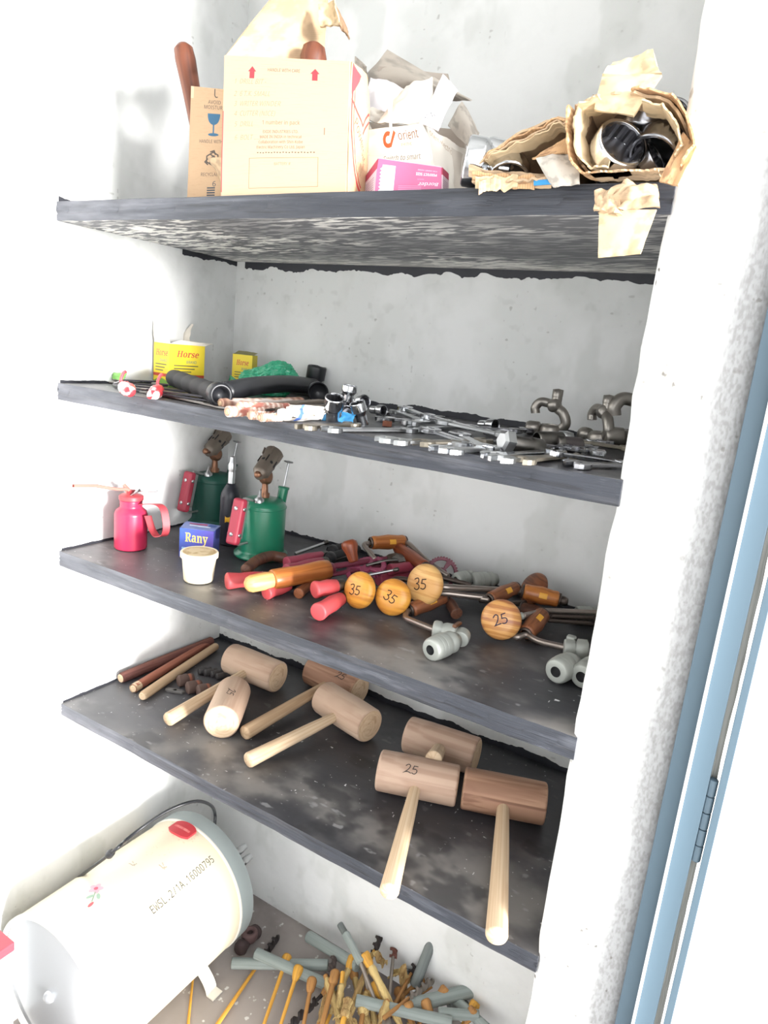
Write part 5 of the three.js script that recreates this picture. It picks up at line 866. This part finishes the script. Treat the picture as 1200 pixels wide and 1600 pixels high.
{
  // black jointed tool with a ribbed grip
  const a = q2([270, 590, .026]), b = q2([341, 616, .024]), t = thing('hand_tool', 'black tool with a ribbed grip and a curved arm ending in an upright socket', 'tool', V(a.x, T2, a.z)), d = b.clone().sub(a), L = d.length();
  const pr = [[0, 0], [.012, .0], [.0165, .004]]; for (let i = 0; i < 5; i++) { const y = .006 + i * (L - .01) / 5, w = (L - .01) / 5; pr.push([.0185, y + w * .08], [.0195, y + w * .4], [.0185, y + w * .8], [.0165, y + w * .92]); } pr.push([.017, L], [0, L]);
  partW('grip', turn(pr, a, d, 30), M.blackMatt, t);
  partW('collar', turn([[.018, -.006], [.0225, -.004], [.023, .004], [.022, .018], [.018, .02], [.014, .018], [.013, .004], [0, .003]], b, d, 30), M.black, t);
  const c0 = q2([352, 612, .026]), c1 = q2([400, 603, .034]), c2 = q2([450, 600, .036]), c3 = q2([490, 604, .03]);
  partW('arm', merge([tube([c0, c1, c2, c3], .0195, 40, 16), tube([c0, c1, c2, c3].map((q) => q.clone().add(V(0, -.004, .017))), .0065, 40, 8), turn([[.0195, 0], [.014, .008], [0, .011]], c0, c0.clone().sub(c1), 16)]), M.black, t);
  const e = q2([491, 600, .034]);
  partW('upright_socket', turn([[.018, -.014], [.018, .0], [.019, .01], [.0235, .013], [.0235, .042], [.021, .045], [.015, .043], [.014, .02], [0, .02]], e, V(.12, 1, 0), 26), M.black, t);
  partW('side_socket', turn([[0, -.03], [.018, -.028], [.022, -.012], [.0235, .008], [.0235, .014], [.0205, .014], [.018, -.002], [0, -.004]], q2([496, 612, .026]), V(.72, -.05, .7), 28), M.black, t);
}
{
  // bundles of thin blades at the left
  const bl = [[[196, 604, .006], [300, 622, .006], 0], [[204, 607, .003], [318, 630, .004], 1], [[212, 603, .012], [305, 613, .01], 0], [[222, 612, .003], [345, 634, .003], 1], [[242, 614, .008], [350, 629, .008], 0], [[250, 600, .008], [330, 607, .01], 0], [[258, 617, .003], [352, 638, .003], 1], [[185, 598, .004], [262, 603, .006], 0], [[232, 609, .012], [338, 622, .014], 0], [[192, 594, .01], [245, 596, .012], 0]];
  const dk = mat(0x46444a, .45, .6), lt = mat(0x8e8a86, .4, .6), names = ['dark flat strip under the red-tied plastic, at the far left', 'grey flat strip next to the shelf edge at the far left', 'dark strip on top of the left bundle', 'long grey strip along the front edge, tied with plastic', 'dark strip pointing towards the brown wrapped rods', 'dark strip behind the ribbed black grip', 'grey strip lying nearest the shelf edge', 'dark strip at the back left beside the green packet', 'dark strip on top of the front bundle', 'short dark strip farthest back at the left'];
  bl.forEach(([p, q, k], i) => {
    const a = q2(p), b = q2(q), d = b.clone().sub(a), L = Math.min(.3, d.length()), t = thing('metal_strip', names[i], 'strip', V(a.x, T2, a.z), 'thin strips bundled at the left end');
    const g = slab([[-.006, 0], [.006, 0], [.006, L * .92], [.001, L], [-.006, L * .97]], .0026, .0004).translate(0, 0, -.0013), m4 = new THREE.Matrix4(), yy = d.clone().normalize(), xx = yy.clone().cross(UPV).normalize(), zz = xx.clone().cross(yy); m4.makeBasis(xx, yy, zz); g.applyMatrix4(m4).translate(a.x, a.y, a.z);
    partW('blade', g, k ? lt : dk, t); partW('tang', rod(a.clone().addScaledVector(yy, -.02), a, .002, .003, 8), k ? dk : lt, t);
  });
  const plas = (label, p, q, s) => { const a = q2(p), b = q2(q), t = thing('plastic_wrapper', label, 'wrapper', V(a.x, T2, a.z), null), d = b.clone().sub(a), L = d.length(); const pr = []; for (let i = 0; i <= 14; i++) pr.push([.006 + .007 * fbm(i * .6, s, 721, 2) + .004 * Math.sin(i / 14 * Math.PI), i / 14 * L]); const g = turn([[0, 0], ...pr, [0, L]], a, d, 16), po = g.attributes.position; for (let i = 0; i < po.count; i++) po.setXYZ(i, po.getX(i), Math.max(T2 + .001, po.getY(i) + .005 * (fbm(po.getX(i) * 120, po.getZ(i) * 120, s, 2) - .5)), po.getZ(i)); g.computeVertexNormals(); partW('wrap', g, mat(0xffffff, .35, 0, { map: tex(64, 64, (u, v) => mix([236, 232, 230], [206, 58, 66], sm(.5, .58, fbm(u * 5, v * 4, 722 + s, 2)))) }), t); partW('twist', tube([a, a.clone().add(V(-.004, .012, .003)), a.clone().add(V(-.001, .026, 0)), a.clone().add(V(.004, .03, -.002))], .0032, 16, 7), mat(0xd6545c, .4), t, 'red twisted end'); };
  plas('red and white plastic wrapper tied round the left bundle of strips', [193, 604, .012], [204, 612, .012], 3); plas('red and white plastic wrapper tied round the front bundle of strips', [250, 608, .012], [238, 618, .008], 8);
  const g0 = q2([165, 591, .006]), g1 = q2([190, 595, .012]), t = thing('leaf_packet', 'bright green curled packet at the far left end of the shelf', 'packet', V(g0.x, T2, g0.z));
  partW('packet', quad(g0, g1, g1.clone().add(V(.006, .018, -.01)), g0.clone().add(V(.0, .014, -.01)), { th: .001, crumple: .006, s: 12, bend: .008 }), mat(0x74b84a, .45), t); partW('paper_scrap', quad(q2([176, 600, .004]), q2([196, 604, .004]), q2([196, 598, .014]), q2([180, 596, .014]), { th: .001, crumple: .005, s: 15 }), M.paper, t, 'white torn lining');
}
{
  // brown paper-wrapped rods
  const pap = mat(0xffffff, .9, 0, { map: tex(128, 256, (u, v) => mix(mix([196, 158, 136], [150, 108, 92], .5 + .5 * Math.sin(v * 90)), [226, 214, 206], sm(.5, .7, fbm(u * 4, v * 5, 731, 3)))) }), papL = mat(0xffffff, .85, 0, { map: tex(128, 256, (u, v) => mix(mix([226, 208, 196], [176, 136, 120], .5 + .5 * Math.sin(v * 70)), [158, 96, 84], sm(.55, .72, fbm(u * 5, v * 6, 732, 3)))) });
  const rods = [['long brown corrugated paper-wrapped rod, farthest back of the wrapped rods', [344, 630, .01], [472, 627, .012], .009, pap], ['pinkish-white banded paper-wrapped rod at the front of the wrapped rods', [355, 643, .009], [425, 641, .01], .0095, papL], ['short stubby paper-wrapped rod in front of the banded one', [388, 648, .008], [416, 650, .008], .008, pap], ['dull brown paper-wrapped rod next to the blue and white packet', [405, 652, .007], [442, 652, .008], .0075, pap], ['second long brown wrapped rod lying between the others', [372, 634, .018], [452, 636, .016], .0075, papL]];
  for (const [l, p, q, r, m] of rods) { const a = q2(p), b = q2(q), d = b.clone().sub(a), L = Math.min(.24, d.length()), t = thing('wrapped_rod', l, 'rod', V(a.x, T2, a.z), 'paper-wrapped rods on the second shelf'), pr = [[0, 0], [r * .8, 0]]; for (let i = 0; i <= 20; i++) pr.push([r * (.92 + .12 * Math.sin(i * 2.4) * .5 + .1 * fbm(i * .5, r * 900, 733, 2)), .002 + (L - .004) * i / 20]); pr.push([r * .7, L], [0, L]); partW('wrapping', turn(pr, a, d, 16), m, t); partW('core', turn([[r * .55, 0], [r * .5, -.002], [0, -.002]], a, d, 12), M.handle[1], t); }
  const blades = [['grey tapered file blade pointing left towards the wrapped rods', [420, 634, .014], [505, 628, .016]], ['brownish tapered file blade lying on the wrapped rods', [428, 640, .012], [506, 636, .012]]];
  for (const [l, p, q] of blades) { const a = q2(p), b = q2(q), d = b.clone().sub(a), L = Math.min(.22, d.length()), t = thing('flat_file', l, 'file', V(a.x, T2, a.z)); const g = slab([[-.003, 0], [.003, 0], [.011, L * .45], [.011, L], [-.011, L], [-.011, L * .45]], .004, .0008), yy = d.clone().normalize(), xx = yy.clone().cross(UPV).normalize(), zz = xx.clone().cross(yy); g.applyMatrix4(new THREE.Matrix4().makeBasis(xx, yy, zz)).translate(a.x, a.y, a.z); partW('blade', g, mat(0x85786c, .5, .4), t); partW('tang', rod(a.clone().addScaledVector(yy, -.025), a, .0018, .003, 8), M.steelDark, t); }
  const a = q2([436, 656, .004]), b = q2([500, 655, .004]), t = thing('paper_packet', 'crumpled white packet with a blue stripe at the shelf edge', 'packet', V(a.x, T2, a.z));
  partW('packet', quad(a, b, b.clone().add(V(.0, .02, -.02)), a.clone().add(V(.004, .024, -.018)), { th: .008, crumple: .008, freq: 4, s: 21, bend: .006 }), mat(0xffffff, .6, 0, { map: tex(128, 128, (u, v) => mix(mix([226, 220, 214], [178, 168, 158], sm(.4, .7, fbm(u * 6, v * 6, 741, 3))), [86, 120, 200], sm(.05, .03, Math.abs(u - .33)))) }), t);
  partW('packet_end', turn([[0, 0], [.007, .001], [.009, .008], [.007, .018], [0, .02]], a.clone().add(V(-.004, .01, 0)), V(.9, .1, -.4), 12), M.paper, t);
}
{
  // chrome sockets in a cluster
  const g = 'chrome sockets clustered on the second shelf', S = [['widest chrome socket at the left front of the cluster', [521, 640, .022], [.25, .85, .3], .0175, .05], ['chrome socket behind the widest one, lying on its side', [532, 628, .03], [.8, .25, .3], .0165, .042], ['chrome socket on top of the cluster, standing upright', [545, 615, .05], [.1, 1, 0], .0135, .03], ['chrome socket at the right of the cluster, open end facing right', [562, 629, .03], [.85, .2, .35], .014, .036], ['chrome socket at the right front of the cluster, standing tilted', [563, 647, .018], [-.2, .9, .35], .0145, .044], ['small chrome socket low in the middle of the cluster', [543, 646, .015], [.4, .3, .85], .012, .032], ['single socket lying apart between the cluster and the spanners', [590, 641, .014], [.95, .05, .2], .0115, .034], ['shiny socket lying among the spanners at the back', [762, 664, .016], [.9, .1, .35], .012, .04]];
  for (const [l, p, d, r, len] of S) socketThing(l, q2(p), V(...d), r, len, g);
  for (const [l, p] of [['blue tape scrap under the widest chrome socket', [514, 653, .006]], ['blue tape scrap in front of the small chrome socket', [541, 655, .007]]]) { const c = q2(p), t = thing('tape_scrap', l, 'tape'); t.position.set(c.x, T2, c.z); part('tape', quad(V(-.014, .001, .004), V(.014, .001, .0), V(.013, .017, -.006), V(-.012, .018, -.004), { th: .001, crumple: .004, s: p[0] }), mat(0x3f93c8, .45), t); }
}
// spanners: one of each length, the rest copies
const spanProto = {};
function spannerGeo(L, k) {
  const head = (s, r, dir) => { const pts = []; const a0 = .5, open = r * .62; for (let i = 0; i <= 18; i++) { const a = dir + .42 + (2 * Math.PI - .84) * i / 18; pts.push([r * Math.cos(a), r * Math.sin(a) * 1.02]); } const ci = Math.cos(dir), si = Math.sin(dir); pts.push([r * .62 * ci + open * si * .72, r * .62 * si - open * ci * .72], [-r * .1 * ci + open * si * .66, -r * .1 * si - open * ci * .66], [-r * .32 * ci, -r * .32 * si], [-r * .1 * ci - open * si * .66, -r * .1 * si + open * ci * .66], [r * .62 * ci - open * si * .72, r * .62 * si + open * ci * .72]); return slab(pts, .0062, .001).translate(s, 0, -.0031); };
  const w = .0058 * k, shank = slab([[.008, -w], [L * .5, -w * .85], [L - .008, -w], [L - .008, w], [L * .5, w * .85], [.008, w]], .0036, .0008).translate(0, 0, -.0018);
  return [head(0, .0128 * k, Math.PI + .26), head(L, .0112 * k, .26), shank].map((g) => g.rotateX(-Math.PI / 2));
}
let spanN = 0;
function spanner(label, p, q, tone = 0, k = 1) {
  k *= 1.22;
  const a = q2(p), b = q2(q), d = b.clone().sub(a); let L = Math.min(.235, Math.max(.12, d.length())); L = Math.round(L / .023) * .023;
  const key = L.toFixed(3) + k + tone; let t;
  if (!spanProto[key]) {
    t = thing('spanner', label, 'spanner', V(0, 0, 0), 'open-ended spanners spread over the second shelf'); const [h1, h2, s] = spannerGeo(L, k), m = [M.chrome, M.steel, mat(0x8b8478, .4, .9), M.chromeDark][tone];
    part('shank', s, m, t); part('jaw', h1, m, t); part('jaw', h2, m, t); spanProto[key] = t;
  } else { t = spanProto[key].clone(); t.name = numbered('spanner'); t.userData = { ...t.userData, label }; scene.add(t); }
  const x = d.clone().normalize(); if (Math.abs(x.y) > .35) { x.y = Math.sign(x.y) * .35; x.normalize(); }
  const z = x.clone().cross(UPV).normalize(), y = z.clone().cross(x); t.quaternion.setFromRotationMatrix(new THREE.Matrix4().makeBasis(x, y, z)); t.position.copy(a); spanN++;
  return t;
}
const SP = [
  ['spanner nearest the front edge left of the heap, head pointing left', [604, 687, .005], [655, 690, .005], 1, 1.1],
  ['spanner next to the leftmost front one, lying a little behind it', [622, 690, .005], [722, 691, .006], 1, 1.1],
  ['dull spanner in the second row from the front', [662, 692, .005], [735, 690, .008], 2, 1.1],
  ['bright spanner at the middle of the front edge', [690, 702, .005], [772, 702, .005], 0, 1.15],
  ['spanner with a wide bright jaw right of the middle of the front edge', [706, 704, .005], [800, 699, .008], 1, 1.1],
  ['spanner lying across the front right, jaw towards the viewer', [772, 712, .005], [862, 706, .008], 0, 1.2],
  ['bright spanner under the crossing one at the front right', [784, 717, .005], [880, 714, .005], 1, 1.2],
  ['brownish spanner at the front right with its jaw lowest', [816, 719, .005], [893, 711, .008], 2, 1.2],
  ['long thin spanner pointing right towards the pier', [866, 708, .012], [958, 722, .004], 0, .8],
  ['spanner lying alone by the pier at the front right', [902, 726, .005], [960, 727, .005], 3, 1.2],
  ['dull spanner at the left of the heap, near the brown scrap', [478, 667, .004], [548, 664, .004], 2, 1.1],
  ['spanner at the left of the heap along the shelf edge', [518, 671, .004], [645, 672, .004], 1, 1.1],
  ['spanner behind the left front ones', [650, 670, .006], [715, 668, .01], 1, 1],
  ['spanner lying slantwise in the middle of the heap', [674, 673, .012], [720, 688, .008], 0, 1],
  ['spanner slanting towards the hex bolt', [718, 680, .01], [756, 699, .008], 0, 1.15],
  ['long spanner running back from the hex bolt', [694, 660, .02], [774, 677, .016], 1, .9],
  ['spanner leaning at the back left of the heap', [633, 638, .02], [680, 656, .014], 0, 1],
  ['second spanner leaning at the back left of the heap', [622, 644, .012], [660, 658, .014], 1, 1.1],
  ['spanner at the left end of the back row', [602, 655, .008], [642, 657, .01], 0, 1.2],
  ['spanner in the middle of the back row', [642, 661, .014], [694, 658, .012], 1, 1],
  ['bright spanner right of the hex bolt', [816, 690, .012], [864, 697, .012], 0, 1.1],
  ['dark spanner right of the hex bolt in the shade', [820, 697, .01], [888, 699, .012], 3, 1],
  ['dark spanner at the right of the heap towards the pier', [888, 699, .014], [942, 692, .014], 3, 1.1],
  ['spanner on top at the back of the heap', [668, 650, .022], [720, 664, .018], 0, .9],
  ['spanner across the middle at the back of the heap', [706, 664, .012], [772, 670, .014], 3, .9],
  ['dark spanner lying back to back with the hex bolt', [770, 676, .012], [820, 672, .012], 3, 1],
  ['bright spanner under the grey swivel castings', [850, 686, .012], [916, 690, .01], 0, 1],
  ['dull spanner deep in the right of the heap', [872, 684, .02], [948, 696, .016], 2, 1],
  ['spanner behind the single socket', [600, 646, .004], [650, 650, .006], 3, .9],
  ['spanner on the right half of the front row, partly under others', [745, 691, .004], [822, 690, .006], 1, 1],
];
for (const s of SP) spanner(...s);
{
  const hexSteel = mat(0xb9bbbd, .33, 1, { flatShading: true }), c = q2([783, 688, .02]), t = thing('hex_bolt', 'large bright hexagonal bolt head in the middle of the spanner heap', 'bolt', V(c.x, T2, c.z)), d = V(-.55, .12, .8).normalize();
  partW('bolt_head', turn([[0, .0], [.012, 0], [.0175, -.003], [.0175, -.017], [0, -.018]], c, d.clone(), 6), hexSteel, t); partW('shank', turn([[0, 0], [.011, 0], [.011, .04], [.0135, .041], [.0135, .06], [0, .061]], c.clone().addScaledVector(d, -.014), d.clone().negate(), 20), M.steelDark, t);
  const s = q2([605, 662, .005]), k = thing('brown_nut', 'small rusty brown nut at the left end of the spanner heap', 'nut', V(s.x, T2, s.z)); part('nut', slab(Array.from({ length: 6 }, (_, i) => [.009 * Math.cos(i * Math.PI / 3), .009 * Math.sin(i * Math.PI / 3)]), .008, .0006, [Array.from({ length: 16 }, (_, i) => [.0045 * Math.cos(-i * Math.PI / 8), .0045 * Math.sin(-i * Math.PI / 8)])]).rotateX(-Math.PI / 2).translate(0, .001, 0), mat(0x7a4a38, .8, .2), k);
}
// grey swivel castings standing at the back right
function casting(label, p, s, yaw) {
  const c = q2(p), t = thing('swivel_casting', label, 'casting', V(c.x, T2, c.z), 'grey swivel castings at the back right'); t.rotation.y = yaw; t.scale.setScalar(s); const m = mat(0x98938d, .36, .8);
  part('base_ring', turn([[.012, 0], [.022, 0], [.025, .005], [.024, .018], [.018, .024], [.012, .024], [.012, 0]], V(0, .001, 0), UPV, 26), m, t);
  part('arm', tube([V(.018, .014, 0), V(.03, .03, .004), V(.022, .05, .004), V(.006, .062, 0), V(.004, .082, -.002)], .0105, 30, 12), m, t);
  part('boss', merge([turn([[0, 0], [.012, .001], [.0135, .005], [.0135, .018], [.01, .022], [0, .023]], V(-.008, .062, .0), V(.9, .2, .3), 18), turn([[0, 0], [.0095, .001], [.011, .004], [.011, .018], [0, .02]], V(.004, .078, -.002), UPV, 16)]), m, t);
  part('hook', tube([V(-.004, .066, 0), V(-.026, .068, .002), V(-.036, .056, .003), V(-.034, .044, .003)], .0095, 22, 10), m, t);
  part('foot_lug', turn([[0, 0], [.013, .001], [.015, .006], [.013, .026], [0, .028]], V(-.046, .013, .012), V(.95, .1, .1), 18), m, t);
  return t;
}
casting('grey swivel casting left of the others, with its hook to the left', [858, 682, 0], .95, .1);
casting('grey swivel casting in the middle of the back right, turned away', [936, 694, 0], .95, -.75);
casting('grey swivel casting half hidden by the pier', [988, 700, 0], 1.3, .5);
{
  const a = q2([838, 686, .02]), b = q2([884, 688, .02]), t = thing('steel_sleeve', 'grey steel sleeve with a hexagonal end lying below the left casting', 'sleeve', V(a.x, T2, a.z)); partW('sleeve', turn([[.01, 0], [.0125, .002], [.0135, .05], [.011, .052]], a, b.clone().sub(a), 22), M.steelDark, t); partW('hex_end', turn([[0, 0], [.016, .001], [.016, .018], [0, .02]], b.clone().lerp(a, .2), b.clone().sub(a), 6), M.steel, t);
  const c = q2([905, 697, .014]), e = q2([868, 694, .014]), k = thing('brown_sleeve', 'dark brown cylindrical sleeve in the shade right of the hex bolt', 'sleeve', V(c.x, T2, c.z)); partW('sleeve', turn([[0, 0], [.013, 0], [.014, .003], [.014, .04], [.011, .044], [0, .044]], e, c.clone().sub(e), 20), mat(0x4a4444, .5, .4), k); partW('collar', turn([[.014, 0], [.0155, .002], [.0155, .01], [.014, .012]], e, c.clone().sub(e), 20), M.steelDark, k);

}

renderer.render(scene, camera);
